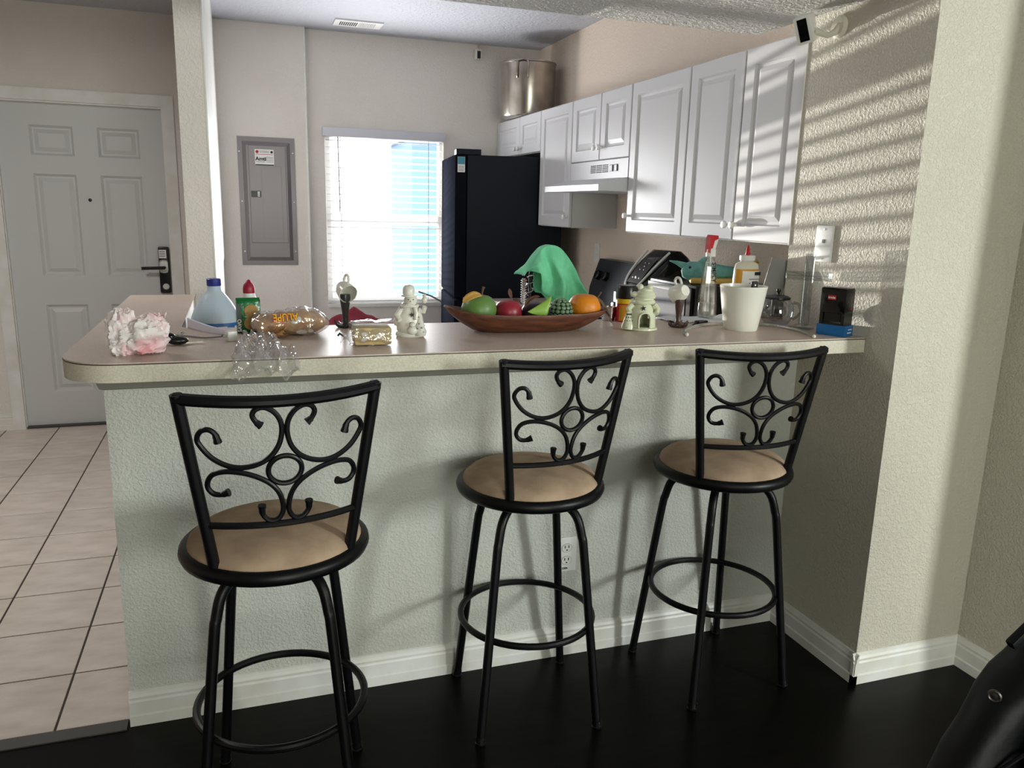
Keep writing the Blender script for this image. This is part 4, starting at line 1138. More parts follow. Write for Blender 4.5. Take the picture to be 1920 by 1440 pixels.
rings = [ringp(0.150, 0.055, 0.0, 0), ringp(0.175, 0.070, 0.006, 0.001), ringp(0.215, 0.086, 0.024, 0.005), ringp(0.245, 0.097, 0.042, 0.011), ringp(0.260, 0.103, 0.055, 0.016),
         ringp(0.258, 0.102, 0.058, 0.017), ringp(0.248, 0.094, 0.056, 0.016), ringp(0.225, 0.084, 0.040, 0.010), ringp(0.185, 0.068, 0.020, 0.003), ringp(0.13, 0.045, 0.012, 0)]
obj('bowl', MB().loft(rings).disp(0.0016, 22, 2, 0.0), 'wood_bowl', bw, 60)


def fruit(name, label, loc, r, m_, squash=0.96, dent=True):
    t_ = thing(name, label, name, loc, 0.0, )
    prof = []
    for k in range(17):
        a = PI * k / 16
        rr = math.sin(a); z = -math.cos(a)
        if dent and z > 0.6: z -= 0.18 * ((z - 0.6) / 0.4) ** 2 * (1 - rr) * 1.2
        prof.append((max(0.0008, rr * r), r * squash * (1 + z)))
    obj('flesh', MB().lathe(prof, 28), m_, t_, 60)
    return t_


def leaf(parent, pts, wid, m_, nm='leaf', cup=0.3):
    P_ = spline(pts, 5); n_ = len(P_)
    q = MB()
    for i, p in enumerate(P_):
        t = i / (n_ - 1); w_ = wid * math.sin(PI * min(1, 0.08 + t * 0.92)) ** 0.7
        tg = (P_[min(i + 1, n_ - 1)] - P_[max(i - 1, 0)]).normalized()
        sd = tg.cross(Vector((0, -0.6, 0.8))).normalized(); nv = sd.cross(tg).normalized()
        for k in (-1, -0.5, 0, 0.5, 1):
            q.v.append(tuple(p + sd * (w_ * k) + nv * (w_ * cup * abs(k))))
    for i in range(n_ - 1):
        for k in range(4): q.f.append((i * 5 + k, i * 5 + k + 1, (i + 1) * 5 + k + 1, (i + 1) * 5 + k))
    o = obj(nm, q, m_, parent, 60)
    md = o.modifiers.new('thickness', 'SOLIDIFY'); md.thickness = 0.0012
    return o


zb = ZT + 0.012
f1 = fruit('mango', 'green fruit with a yellow leaf and stem at the left of the bowl', (1.036, 0.015, zb + 0.006), 0.053, 'fruit_green', 0.93)
leaf(f1, [(0.0, -0.02, 0.094), (-0.022, -0.034, 0.096), (-0.046, -0.036, 0.086), (-0.060, -0.034, 0.074)], 0.013, 'leaf_yellow')
obj('stem', MB().tube([(0.008, 0, 0.090), (0.010, 0, 0.104), (0.013, 0, 0.116)], [0.0028, 0.0028, 0.005], 8), 'twig', f1)
f2 = fruit('pomegranate', 'deep red round fruit second from left in the wooden bowl', (1.127, 0.012, zb + 0.004), 0.0425, 'fruit_red', 0.98)
leaf(f2, [(0.012, 0.01, 0.082), (0.006, 0.008, 0.096), (0.004, 0.006, 0.112)], 0.008, 'leaf_brown')
leaf(f2, [(0.014, 0.0, 0.080), (0.028, -0.008, 0.076), (0.040, -0.012, 0.064)], 0.005, 'leaf_brown')
f3 = fruit('plum', 'dark purple fruit with a folded green leaf in the bowl centre', (1.215, 0.010, zb + 0.002), 0.0455, 'fruit_purple', 0.86)
def bigleaf(u, v):
    A_, B_ = Vector((-0.042, -0.044, 0.050)), Vector((0.036, -0.036, 0.098))
    sh_ = (u / 0.72) ** 0.8 if u < 0.72 else max(0.0, (1 - u) / 0.28) ** 0.8
    p = A_.lerp(B_, u) + Vector((0.006, -0.010 * math.sin(v * 2.2), -0.050 * v)) * sh_
    return tuple(p)
lf_ = obj('leaf', MB().grid(bigleaf, 16, 8), 'leaf_green', f3, 60)
lf_.modifiers.new('thickness', 'SOLIDIFY').thickness = 0.0012
leaf(f3, [(-0.044, -0.024, 0.060), (-0.034, -0.024, 0.078), (-0.012, -0.020, 0.090), (0.006, -0.016, 0.092)], 0.006, 'leaf_brown', cup=0.5)
f4 = thing('artichoke', 'green scaly artichoke between the plum and the orange', 'artichoke', (1.296, 0.006, zb + 0.004))
obj('core', MB().ball((0, 0, 0.040), 0.034, 0.034, 0.038), 'fruit_artichoke_core', f4)
sc_me = None
for r in range(9):
    ph = math.radians(14 + r * 17.5); cnt = max(5, int(15 * math.sin(ph)))
    for k in range(cnt):
        a = 2 * PI * (k + 0.5 * (r % 2)) / cnt
        nx, ny, nz = math.sin(ph) * math.cos(a), math.sin(ph) * math.sin(a), math.cos(ph)
        if ny > 0.55: continue
        if sc_me is None:
            o = obj('scale', MB().ball((0, 0, 0), 0.0075, 0.0060, 0.0032, 10, 6), 'fruit_artichoke', f4); sc_me = o.data
        else:
            o = bpy.data.objects.new('scale', sc_me); COL.objects.link(o); o.parent = f4
        nv = Vector((nx, ny, nz))
        o.location = (nx * 0.036, ny * 0.036, 0.040 + nz * 0.040)
        o.rotation_euler = nv.to_track_quat('Z', 'Y').to_euler()
f5 = fruit('orange', 'bright orange fruit with twig at the right of the bowl', (1.377, 0.012, zb + 0.006), 0.0515, 'fruit_orange', 0.95)
obj('twig', MB().tube(spline([(0.028, -0.006, 0.086), (0.044, -0.014, 0.072), (0.058, -0.022, 0.056), (0.066, -0.030, 0.040), (0.074, -0.036, 0.026)], 4), [0.003] * 17, 7), 'twig', f5)
obj('twig', MB().tube([(0.038, -0.010, 0.080), (0.046, -0.010, 0.090), (0.051, -0.010, 0.098)], [0.002, 0.0025, 0.004], 7), 'twig', f5)
leaf(f5, [(0.048, -0.018, 0.044), (0.062, -0.028, 0.038), (0.074, -0.034, 0.020), (0.080, -0.036, 0.004)], 0.005, 'leaf_brown')
leaf(f5, [(0.030, -0.012, 0.084), (0.046, -0.022, 0.070), (0.058, -0.028, 0.050)], 0.006, 'twig')

# spice can
cn = thing('spice_can', 'yellow and red seasoning can with a black lid behind the snowman lantern', 'can', (1.592, 0.155, ZT))
obj('body', MB().lathe([(0.031, 0), (0.0325, 0.002), (0.0325, 0.070), (0.031, 0.076)], 28), 'red', cn, 40)
obj('yellow_band', MB().lathe([(0.0328, 0.062), (0.0328, 0.078)], 28, cap0=False, cap1=False), 'yellow', cn, 40)
lb = obj('label', MB().lathe([(0.0329, 0.004), (0.0329, 0.058)], 28, cap0=False, cap1=False, skip=lambda a, z: not (PI * 1.15 < a < PI * 1.95)), 'amber', cn, 40)
text('print', 'CHILI', 0.013, 'ink_red', lb, T(0.004, -0.0334, 0.040) @ RX(PI / 2), bold=0.0004)
text('print', 'extra', 0.012, 'ink_black', lb, T(0.006, -0.0334, 0.026) @ RX(PI / 2), bold=0.0003)
obj('print_bar', MB().box(-0.010, 0.014, -0.0338, -0.0326, 0.050, 0.056), 'ink_black', lb, 0)
obj('print_bar', MB().box(-0.012, 0.010, -0.0338, -0.0326, 0.010, 0.016), 'ink_black', lb, 0)
obj('lid', MB().lathe([(0.0335, 0.078), (0.034, 0.080), (0.034, 0.118), (0.031, 0.122)], 28), 'black_plastic', cn, 40)
ms = thing('metal_cup', 'small shiny steel cup behind the right end of the fruit bowl', 'cup', (1.545, 0.185, ZT))
obj('cup', MB().lathe([(0.018, 0), (0.022, 0.002), (0.026, 0.045), (0.0265, 0.047), (0.0245, 0.047), (0.020, 0.006), (0.001, 0.004)], 24, cap1=False), 'chrome', ms, 50)
obj('handle', MB().tube(spline([(-0.024, 0, 0.038), (-0.038, 0, 0.034), (-0.036, 0, 0.016), (-0.022, 0, 0.012)], 4), 0.002, 7), 'chrome', ms)

# white cloth, clip and spray bottle
cl = obj('dish_cloth', MB().grid(lambda u, v: (1.735 + 0.315 * u, 0.065 + 0.135 * v + 0.01 * math.sin(u * 9), ZT + 0.003 + 0.004 * (1 + math.sin(u * 22 + v * 5) * math.sin(v * 9 + u * 3)) * (1 if 0.04 < v < .96 else 0.3)), 40, 18), 'cloth_white', None, 60)
sol = cl.modifiers.new('thickness', 'SOLIDIFY'); sol.thickness = 0.002
tag(cl, 'thin white dish cloth spread under the spray bottle', 'cloth')
cq = thing('binder_clip', 'small black clip on the bar left of the white planter', 'clip', (1.810, 0.030, ZT), 0.3)
obj('body', MB().box(-0.020, 0.026, -0.011, 0.011, 0.0, 0.016, 0.005), 'black_plastic', cq, 40)
obj('lever', MB().tube([(-0.018, 0, 0.010), (-0.034, -0.004, 0.006), (-0.045, -0.006, 0.003)], 0.0028, 7), 'black_plastic', cq)
sr = thing('spray_bottle', 'clear spray bottle with a red and white trigger on the bar', 'spray bottle', (1.896, 0.135, ZT + 0.012), 0.15)
obj('bottle', MB().lathe([(0.034, 0), (0.038, 0.004), (0.038, 0.030), (0.035, 0.070), (0.029, 0.120), (0.0235, 0.165), (0.022, 0.185), (0.015, 0.200), (0.013, 0.212)], 10, sx=1.0, sy=0.72), 'clear_glass', sr, 20)
obj('liquid', MB().lathe([(0.030, 0.003), (0.034, 0.006), (0.034, 0.028), (0.0325, 0.050)], 20, sy=0.7), 'clear_tube', sr, 40)
obj('collar', MB().lathe([(0.0165, 0.208), (0.0165, 0.232), (0.014, 0.236)], 20), 'white_plastic', sr, 40)
q = MB(); q.prism([(-0.012, 0.232), (0.010, 0.232), (0.017, 0.252), (0.021, 0.268), (0.016, 0.276), (-0.012, 0.276), (-0.014, 0.262)], -0.010, 0.010)
obj('sprayer_head', q.xf(RX(PI / 2)), 'white_plastic', sr, 30)
q = MB(); q.prism([(-0.016, 0.222), (-0.005, 0.214), (-0.001, 0.244), (0.004, 0.262), (0.020, 0.268), (0.018, 0.279), (-0.010, 0.281), (-0.016, 0.270)], -0.0115, 0.0115)
obj('trigger', q.xf(RX(PI / 2)), 'red', sr, 30)
obj('dip_tube', MB().tube([(0, 0, 0.21), (0.004, 0, 0.02)], 0.0022, 7), 'white_plastic', sr)
text('print', 'SIMPLY', 0.022, 'ink_black', sr, T(0.004, -0.0195, 0.155) @ RX(PI / 2 - 0.12) @ RZ(-PI / 2), bold=0.0003)

# planter and glue bottle
pl = thing('planter', 'plain white tapered planter pot on the right of the bar', 'planter', (1.888, -0.082, ZT))
obj('pot', MB().lathe([(0.050, 0), (0.053, 0.003), (0.064, 0.07), (0.0735, 0.138), (0.0745, 0.142), (0.0715, 0.142), (0.062, 0.07), (0.052, 0.010), (0.001, 0.008)], 48, cap1=False), 'porcelain', pl, 40)
obj('rim_line', MB().tube([(0.0738 * math.cos(a * PI / 20), 0.0738 * math.sin(a * PI / 20), 0.136) for a in range(40)], 0.0008, 5, closed=True), 'porcelain', pl)
pn = thing('marker', 'black rounded marker top sticking out of the white planter', 'marker', (1.872, -0.112, ZT + 0.013))
obj('barrel', MB().tube([(0, 0, 0), (0.010, -0.030, 0.11)], 0.006, 10), 'black_plastic', pn)
obj('cap', MB().box(0.000, 0.022, -0.037, -0.027, 0.100, 0.148, 0.0048), 'black_satin', pn, 40)
obj('hole', MB().ball((0.011, -0.0372, 0.136), 0.0030, 0.0008, 0.0026), 'sticker_white', pn)
gb = thing('glue_bottle', 'white glue bottle with red nozzle and yellow label behind the planter', 'bottle', (1.992, 0.060, ZT), 0.1)
obj('bottle', MB().lathe([(0.046, 0), (0.049, 0.003), (0.049, 0.150), (0.047, 0.185), (0.043, 0.200), (0.026, 0.208), (0.024, 0.210), (0.0245, 0.226)], 32, sy=0.65), 'off_white_plastic', gb, 50)
obj('collar', MB().lathe([(0.025, 0.212), (0.026, 0.214), (0.026, 0.228), (0.012, 0.230)], 24), 'white_plastic', gb, 40)
obj('nozzle', MB().lathe([(0.0085, 0.229), (0.0075, 0.236), (0.0045, 0.258), (0.0015, 0.263)], 16), 'red', gb, 50)
lb = obj('label', MB().lathe([(0.0493, 0.095), (0.0493, 0.150), (0.0478, 0.184)], 32, sy=0.652, cap0=False, cap1=False, skip=lambda a, z: not (PI * 1.05 < a < PI * 1.95)), 'amber', gb, 50)
obj('label_panel', MB().lathe([(0.0497, 0.095), (0.0497, 0.150), (0.0484, 0.178)], 64, sy=0.655, cap0=False, cap1=False, skip=lambda a, z: not (PI * 1.25 < a < PI * 1.95)), 'sticker_white', lb, 50)
obj('print_bar', MB().box(0.010, 0.034, -0.0325, -0.0255, 0.164, 0.175), 'ink_black', lb, 0)
for k in range(4): obj('print_line', MB().box(-0.012, 0.03, -0.0340, -0.0290, 0.150 - k * 0.013, 0.1525 - k * 0.013), 'ink_grey', lb, 0)

# grey tablet leaning at the wall end
tb = thing('tablet', 'grey slab tablet leaning upright behind the glass teapot', 'tablet', (2.175, 0.16, ZT))
Mt = T(2.148, 0.150, ZT + 0.002) @ RZ(-0.5) @ RY(0.20)
obj('shell', MB().box(-0.036, 0.036, -0.004, 0.004, 0.0, 0.215, 0.003).xf(Mt), 'grey_slab', tb, 30, w=True)
obj('edge', MB().box(0.0355, 0.0375, -0.0042, 0.0042, 0.004, 0.211).xf(Mt), 'off_white_plastic', tb, 0, w=True)

# teapot
tp_ = thing('glass_teapot', 'small round clear glass teapot with a black lid', 'teapot', (2.076, -0.012, ZT))
tp_.scale = (0.86, 0.86, 0.98)
obj('pot', MB().lathe([(0.030, 0.001), (0.046, 0.006), (0.062, 0.030), (0.065, 0.050), (0.060, 0.072), (0.050, 0.086), (0.046, 0.090)], 40, cap1=False), 'pot_glass', tp_, 60)
obj('rim', MB().tube([(0.046 * math.cos(a * PI / 18), 0.046 * math.sin(a * PI / 18), 0.090) for a in range(36)], 0.0018, 7, closed=True), 'pot_glass', tp_)
obj('lid', MB().lathe([(0.045, 0.090), (0.048, 0.092), (0.047, 0.097), (0.036, 0.102), (0.008, 0.105)], 32), 'black_plastic', tp_, 50)
obj('lid_knob', MB().lathe([(0.005, 0.104), (0.0045, 0.110), (0.009, 0.116), (0.0085, 0.124), (0.001, 0.127)], 16), 'black_plastic', tp_, 60)
obj('infuser', MB().lathe([(0.022, 0.030), (0.023, 0.032), (0.024, 0.090)], 24, cap1=False), 'black_satin', tp_, 50)
obj('spout', MB().tube(spline([(-0.058, 0, 0.040), (-0.074, 0, 0.056), (-0.080, 0, 0.078)], 4), [0.012] * 3 + [0.010] * 3 + [0.008] * 3, 12, cap=False), 'pot_glass', tp_)
obj('handle', MB().tube(spline([(0.050, -0.030, 0.080), (0.066, -0.045, 0.074), (0.068, -0.046, 0.040), (0.050, -0.034, 0.022)], 5), 0.005, 9), 'pot_glass', tp_)
obj('trivet', MB().lathe([(0.050, 0.0), (0.050, 0.002)], 28), 'lavender_white', tp_, 0)

# glass cross
cr = thing('glass_cross', 'clear faceted glass cross standing against the striped wall', 'cross', (2.122, -0.098, ZT), -0.66)
def facet(x0, x1, z0, z1, d):
    q = MB(); xm, zm = (x0 + x1) / 2, (z0 + z1) / 2
    q.box(x0, x1, -d, d, z0, z1, 0.004); return q
obj('upright', facet(-0.015, 0.015, 0.010, 0.245, 0.010), 'clear_glass', cr, 30)
obj('crossbar', facet(-0.072, 0.072, 0.158, 0.188, 0.0098), 'clear_glass', cr, 30)
obj('base', MB().lathe([(0.034, 0.0), (0.034, 0.008), (0.022, 0.014)], 8), 'clear_glass', cr, 20)
for a, b in (((-0.072, 0.188), (-0.015, 0.176)), ((0.015, 0.170), (0.072, 0.158)), ((-0.015, 0.245), (0.0, 0.173)), ((0.015, 0.245), (0.0, 0.173)), ((0.0, 0.173), (-0.004, 0.01)), ((0.0, 0.173), (0.072, 0.173)), ((0.0, 0.173), (-0.072, 0.173))):
    obj('bevel_line', MB().tube([(a[0], -0.0105, a[1]), (b[0], -0.0105, b[1])], 0.0014, 6), 'clear_glass', cr)

# self-inking stamp
sx_ = thing('ink_stamp', 'black self-inking stamp on a blue base at the right bar end', 'stamp', (2.128, -0.235, ZT), 0.40)
obj('base', MB().box(-0.028, 0.030, -0.046, 0.046, 0.0, 0.034, 0.002), 'blue', sx_, 30)
for z, x0, x1 in ((0.020, -0.004, 0.020), (0.010, -0.008, 0.018)): obj('print_line', MB().box(x0, x1, -0.0468, -0.0455, z, z + 0.003), 'sticker_white', sx_, 0)
q = MB(); q.box(-0.026, 0.028, -0.040, -0.030, 0.034, 0.080); q.box(-0.026, 0.028, 0.030, 0.040, 0.034, 0.080); q.box(-0.024, 0.026, -0.030, 0.030, 0.034, 0.040)
obj('frame', q, 'black_plastic', sx_, 0)
obj('body', MB().box(-0.030, 0.031, -0.042, 0.042, 0.070, 0.150, 0.008), 'black_gloss', sx_, 30)
obj('pad', MB().box(-0.022, 0.024, -0.026, 0.026, 0.044, 0.070), 'black_plastic', sx_, 0)
lg_ = obj('logo_tag', MB().box(-0.0312, -0.0298, -0.010, 0.016, 0.112, 0.126), 'ink_red', sx_, 0)
text('print', 'trodat', 0.009, 'sticker_white', lg_, T(-0.0316, 0.003, 0.119) @ RZ(-PI / 2) @ RX(PI / 2), bold=0.0002)
obj('button', MB().lathe([(0.0035, 0), (0.003, 0.0015)], 12).xf(T(0.008, -0.042, 0.086) @ RX(PI / 2)), 'red', sx_)

# clear tubing lying in an arc
tu = thing('clear_tubing', 'curved length of clear plastic tubing around the planter', 'tubing', (1.85, -0.1, ZT))
TP = [(1.630, -0.185), (1.655, -0.130), (1.72, -0.055), (1.80, -0.005), (1.88, 0.010), (1.96, 0.000), (2.03, -0.040), (2.05, -0.10), (2.045, -0.19), (2.012, -0.285)]
obj('tube', MB().tube(spline([(x, y, ZT + 0.0058) for x, y in TP], 6), 0.0055, 12), 'clear_tube', tu, w=True)
for x, y in (TP[0], TP[-1]): obj('cut_end', MB().ball((x, y, ZT + 0.0058), 0.0056), 'off_white_plastic', tu, w=True)

# ------------------------------------------------------------------ things on the lower worktops
fc = thing('spring_faucet', 'chrome spring faucet half hidden by the green cloth', 'faucet', (1.425, 0.64, 0.911))
arc = [(1.425, 0.64, 0.911), (1.425, 0.64, 1.12), (1.428, 0.64, 1.24), (1.455, 0.64, 1.30), (1.51, 0.64, 1.325), (1.565, 0.64, 1.30), (1.592, 0.64, 1.24), (1.594, 0.64, 1.12), (1.594, 0.64, 1.06)]
obj('hose', MB().tube(spline(arc, 6), 0.007, 10), 'black_plastic', fc, w=True)
hx = []
A = spline(arc, 24)
for i, p in enumerate(A):
    if 1.10 < p.z and p.x < 1.47:
        a = i * 0.95
        hx.append((p.x + 0.014 * math.cos(a), p.y + 0.014 * math.sin(a), p.z))
obj('spring', MB().tube(hx, 0.0024, 6), 'chrome', fc, w=True)
obj('body', MB().lathe([(0.028, 0), (0.026, 0.01), (0.018, 0.02), (0.017, 0.19)], 20), 'chrome', fc, 50)
obj('second_riser', MB().tube([(1.40, 0.64, 0.93), (1.40, 0.64, 1.215)], 0.0085, 10), 'chrome', fc, w=True)
for k in range(14): obj('coil_ring', MB().tube([(1.40 + 0.0105 * math.cos(a * PI / 6), 0.64 + 0.0105 * math.sin(a * PI / 6), 1.09 + k * 0.009) for a in range(12)], 0.0022, 6, closed=True), 'chrome', fc, w=True)
obj('spray_head', MB().lathe([(0.012, 1.0), (0.015, 1.01), (0.014, 1.07), (0.010, 1.09)], 16).xf(T(1.594, 0.64, 0)), 'chrome', fc, w=True)


def clothz(u):
    return 1.343 - 0.34 * abs(u - 0.48) ** 1.9 * 1.35


def cloth(u, v):
    """u across, v from front hem over the arch to the back hem"""
    x = 1.388 + 0.236 * u
    top = clothz(u)
    hem = [1.228, 1.245, 1.24, 1.205, 1.155, 1.15, 1.125, 1.110, 1.100, 1.125, 1.165][min(10, int(u * 10))]
    k = u * 10 - int(u * 10); h2 = [1.228, 1.245, 1.24, 1.205, 1.155, 1.15, 1.125, 1.110, 1.100, 1.125, 1.165][min(10, int(u * 10) + 1)]
    hem = hem + (h2 - hem) * k
    s_ = abs(v - 0.5) * 2
    side = -1 if v < 0.5 else 1
    z = top - (top - hem) * max(0, (s_ - 0.10) / 0.9) - 0.004 * (s_ < 0.1) * s_
    fold = 0.024 * math.sin(u * 17 + 0.6 + (z - 1.2) * 6) * s_ + 0.010 * math.sin(u * 33 + z * 40) * s_
    y = 0.64 + side * (0.014 + 0.035 * min(1, s_ * 2.2) ** 0.7) + fold
    xs_ = x + (0.012 * math.sin(z * 40 + u * 6)) * s_
    return (xs_, y, z)


gc = obj('green_cloth', MB().grid(cloth, 44, 40), 'cloth_green', None, 60)
sol = gc.modifiers.new('thickness', 'SOLIDIFY'); sol.thickness = 0.003
tag(gc, 'mint green cleaning cloth hung over the faucet arch behind the fruit bowl', 'cloth')
# dish rack with red towel
dk = thing('dish_rack', 'low dark dish rack behind the bar under the red towel', 'dish rack', (0.76, 0.55, 0.911))
q = MB()
for x in (-0.10, -0.05, 0.0, 0.05, 0.10): q.tube([(x, -0.09, 0.02), (x, -0.09, 0.12), (x, 0.09, 0.12), (x, 0.09, 0.02)], 0.003, 6)
obj('wires', q, 'black_plastic', dk)
obj('tray', MB().box(-0.13, 0.13, -0.11, 0.11, 0.0, 0.02, 0.004), 'black_plastic', dk, 30)
rt = obj('red_towel', MB().grid(lambda u, v: (0.60 + 0.29 * u + 0.01 * math.sin(v * 8), 0.55 + (v - 0.5) * 0.23 + 0.006 * math.sin(u * 25), 1.040 + 0.075 * (1 - abs(2 * u - 1)) * (1 - 0.5 * abs(2 * v - 1)) + 0.006 * math.sin(u * 31 + v * 9)), 36, 20), 'cloth_red', None, 60)
sol = rt.modifiers.new('thickness', 'SOLIDIFY'); sol.thickness = 0.006; sol.offset = 1
tag(rt, 'dark red towel heaped behind the sliced bread below the window', 'towel')

# microwave, air fryer, toy
mw = thing('toaster_oven', 'black countertop oven with a glass door behind the spray bottle', 'oven', (2.25, 0.67, 0.911))
MX0, MX1, MY0, MY1, MZ0, MZ1 = 2.05, 2.44, 0.485, 0.862, 0.921, 1.195
obj('body', MB().box(MX0 + 0.015, MX1, MY0, MY1, MZ0, MZ1, 0.008), 'black_plastic', mw, 30, w=True)
dr = obj('door', MB().box(MX0, MX0 + 0.014, MY0 + 0.01, MY1 - 0.01, MZ0 + 0.01, MZ1 - 0.01, 0.003), 'black_satin', mw, 30, w=True)
obj('window', MB().box(MX0 - 0.002, MX0, MY0 + 0.05, MY1 - 0.04, MZ0 + 0.05, MZ1 - 0.035), 'smoke_plastic', dr, 0, w=True)
obj('handle', MB().tube([(MX0, MY0 + 0.07, MZ0 + 0.03), (MX0 - 0.03, MY0 + 0.07, MZ0 + 0.03), (MX0 - 0.03, MY1 - 0.06, MZ0 + 0.03), (MX0, MY1 - 0.06, MZ0 + 0.03)], 0.006, 8), 'black_plastic', dr, w=True)
for x in (2.10, 2.40):
    for y in (0.52, 0.83): obj('foot', MB().lathe([(0.012, 0.911), (0.012, 0.922)], 12).xf(T(x, y, 0)), 'black_plastic', mw, w=True)
af = thing('air_fryer', 'rounded black air fryer with a white-trimmed control panel', 'air fryer', (2.22, 1.10, 0.911))
ax = []
for k in range(15):
    t = k / 14
    z = 0.39 * t
    # front (towards -x) leans back with height, top is rounded
    fx = -0.150 + (0.0 if t < 0.35 else 0.17 * ((t - 0.35) / 0.65) ** 1.7)
    bx = 0.150 - (0.0 if t < 0.8 else 0.06 * ((t - 0.8) / 0.2) ** 2)
    hy = 0.145 - (0.0 if t < 0.7 else 0.05 * ((t - 0.7) / 0.3) ** 2)
    ring = []
    for j in range(32):
        a = 2 * PI * j / 32; c, s_ = math.cos(a), math.sin(a)
        ring.append(((fx + bx) / 2 + (bx - fx) / 2 * math.copysign(abs(c) ** 0.55, c), hy * math.copysign(abs(s_) ** 0.55, s_), z))
    ax.append(ring)
obj('body', MB().loft(ax), 'black_gloss', af, 50)
def ffx(z):
    t = z / 0.39
    return -0.150 + (0.0 if t < 0.35 else 0.17 * ((t - 0.35) / 0.65) ** 1.7)
tr_ = []
for k in range(25):
    a = -PI / 2 + k / 24 * 2 * PI
    tr_.append((0, 0))
loop = [(0.105, 0.385), (0.100, 0.34), (0.088, 0.28), (0.066, 0.235), (0.030, 0.215), (-0.030, 0.215), (-0.066, 0.235), (-0.088, 0.28), (-0.100, 0.34), (-0.105, 0.385)]
obj('silver_trim', MB().tube(spline([(ffx(z) - 0.004, y, z) for y, z in loop], 5), 0.0055, 8), 'white_plastic', af)
obj('control_display', MB().grid(lambda u, v: (ffx(0.24 + 0.11 * v) - 0.0025, (u - 0.5) * 0.12, 0.24 + 0.11 * v), 6, 8), 'black_plastic', af)
for y, z, r in ((0.0, 0.262, 0.010), (-0.03, 0.262, 0.006), (0.03, 0.262, 0.006), (-0.018, 0.30, 0.004), (0.018, 0.30, 0.004), (0.0, 0.315, 0.004), (-0.018, 0.33, 0.003), (0.018, 0.33, 0.003)):
    obj('control_icon', MB().ball((ffx(z) - 0.003, y, z), 0.0016, r, r, 12, 8), 'sticker_white', af)
obj('drawer', MB().box(-0.157, -0.148, -0.115, 0.115, 0.02, 0.19, 0.006), 'black_plastic', af, 30)
obj('drawer_handle', MB().box(-0.215, -0.155, -0.018, 0.018, 0.115, 0.15, 0.008), 'black_plastic', af, 30)
ty = thing('toy_animal', 'teal and yellow toy animal with a pointed horn on the oven', 'toy', (2.125, 0.575, 1.195), -0.42)
ty.scale = (1.08, 1.1, 1.15)
b = MB().lathe([(0.001, -0.062), (0.022, -0.056), (0.032, -0.035), (0.034, -0.010), (0.030, 0.030), (0.024, 0.075), (0.018, 0.13), (0.012, 0.17), (0.001, 0.18)], 24, sx=1.0, sy=0.85)
obj('body', b.xf(T(0.0, 0, 0.045) @ RY(PI / 2)).disp(0.003, 30, 3), 'toy_teal', ty, 60)
obj('belly', MB().box(-0.030, 0.150, -0.026, 0.022, 0.001, 0.024, 0.010), 'toy_yellow', ty, 40)
obj('horn', MB().tube([(-0.048, 0, 0.060), (-0.080, 0.004, 0.072), (-0.108, 0.006, 0.078)], [0.014, 0.007, 0.002], 10), 'toy_teal', ty)
obj('eye', MB().ball((-0.034, -0.0235, 0.058), 0.005, 0.003, 0.005), 'ink_black', ty)
obj('fin', MB().tube([(0.0, 0.0, 0.072), (0.018, 0, 0.086), (0.040, 0, 0.082)], [0.008, 0.010, 0.004], 8), 'toy_teal', ty)
obj('tail', MB().tube([(0.150, 0, 0.05), (0.185, 0, 0.062), (0.21, 0, 0.09)], [0.012, 0.012, 0.016], 8), 'toy_yellow', ty)

# ------------------------------------------------------------------ chair with black leather jacket in the foreground
JX, JY = 1.525, -1.60
ch = thing('dining_chair', 'dark wooden chair beneath the black leather jacket', 'chair', (JX, JY, 0))
obj('seat', MB().box(-0.16, 0.20, 0.02, 0.27, 0.40, 0.435, 0.008), 'wood_dark', ch, 30)
obj('backrest', MB().box(-0.17, 0.17, -0.012, 0.012, 0.60, 0.95, 0.006), 'wood_dark', ch, 30)
for x in (-0.16, 0.16):
    obj('leg', MB().box(x - 0.016, x + 0.016, -0.016, 0.016, 0, 0.94, 0.004), 'wood_dark', ch, 30)
    obj('leg', MB().box(x * 0.8 - 0.016, x * 0.8 + 0.016, 0.23, 0.262, 0, 0.40, 0.004), 'wood_dark', ch, 30)
jk = thing('leather_jacket', 'black leather jacket with snap buttons draped over a chair, bottom right', 'jacket', (JX, JY, 0.46))
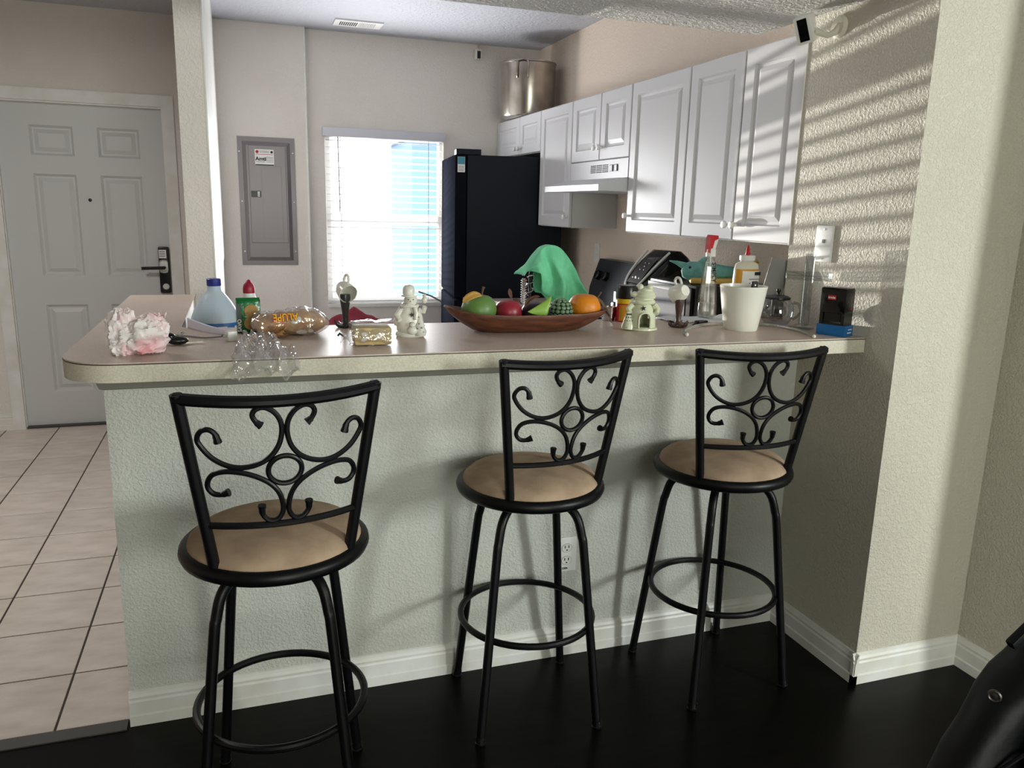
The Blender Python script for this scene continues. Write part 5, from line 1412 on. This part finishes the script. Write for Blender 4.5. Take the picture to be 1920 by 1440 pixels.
prof_j = [(0.46, 0.400), (0.55, 0.395), (0.64, 0.380), (0.72, 0.362), (0.798, 0.329), (0.832, 0.307), (0.869, 0.285), (0.895, 0.259), (0.912, 0.236), (0.935, 0.226), (0.947, 0.220), (0.957, 0.208), (0.966, 0.195), (0.975, 0.175), (0.985, 0.145), (0.992, 0.10)]
rings = []
for i_, (z, a) in enumerate(prof_j):
    b_ = 0.062 if z < 0.9 else 0.062 - 0.040 * ((z - 0.9) / 0.092) ** 1.3
    ring = []
    for k in range(72):
        t = 2 * PI * k / 72; c, s_ = math.cos(t), math.sin(t)
        x = a * math.copysign(abs(c) ** 0.85, c); y = b_ * math.copysign(abs(s_) ** 0.7, s_)
        w_ = noise.noise(Vector((x * 8, y * 12, z * 7))) * 0.012 + noise.noise(Vector((x * 20, y * 20, z * 16))) * 0.005
        w_ *= min(1.0, (1.0 - z) * 12)
        ring.append((x + c * w_ * 0.4, y + s_ * w_ * 1.8, z - 0.46))
    rings.append(ring)
obj('shell', MB().loft(rings, cap0=False), 'leather', jk, 75)
obj('collar', MB().tube(spline([(-0.11, -0.045, 0.500), (-0.04, -0.060, 0.505), (0.04, -0.060, 0.505), (0.11, -0.045, 0.500)], 5), [0.018] * 16, 12), 'leather', jk)
def snap(x, y, z, r):
    q = MB().lathe([(r, 0), (r, 0.002), (r * 0.8, 0.0035), (r * 0.62, 0.002), (r * 0.45, 0.002), (r * 0.2, 0.003)], 22)
    return obj('snap_button', q.xf(T(x, y, z) @ RZ(-1.0) @ RX(PI / 2)), 'button_metal', jk)
snap(-0.276, -0.006, 0.424, 0.0085)
obj('shoulder_tab', MB().box(-0.020, 0.020, -0.006, 0.006, -0.006, 0.006, 0.003).xf(T(-0.246, -0.004, 0.503) @ RY(-0.65)), 'leather', jk, 40)
obj('seam', MB().tube(spline([(-0.300, -0.036, 0.335), (-0.281, -0.043, 0.352), (-0.262, -0.048, 0.366), (-0.22, -0.056, 0.38), (-0.10, -0.064, 0.39)], 5), 0.0026, 6), 'leather', jk)
obj('sleeve', MB().tube(spline([(-0.17, -0.05, 0.47), (-0.22, -0.085, 0.36), (-0.21, -0.095, 0.20), (-0.17, -0.095, 0.02)], 5), [0.045] * 16, 16).disp(0.008, 16, 4), 'leather', jk, 60)
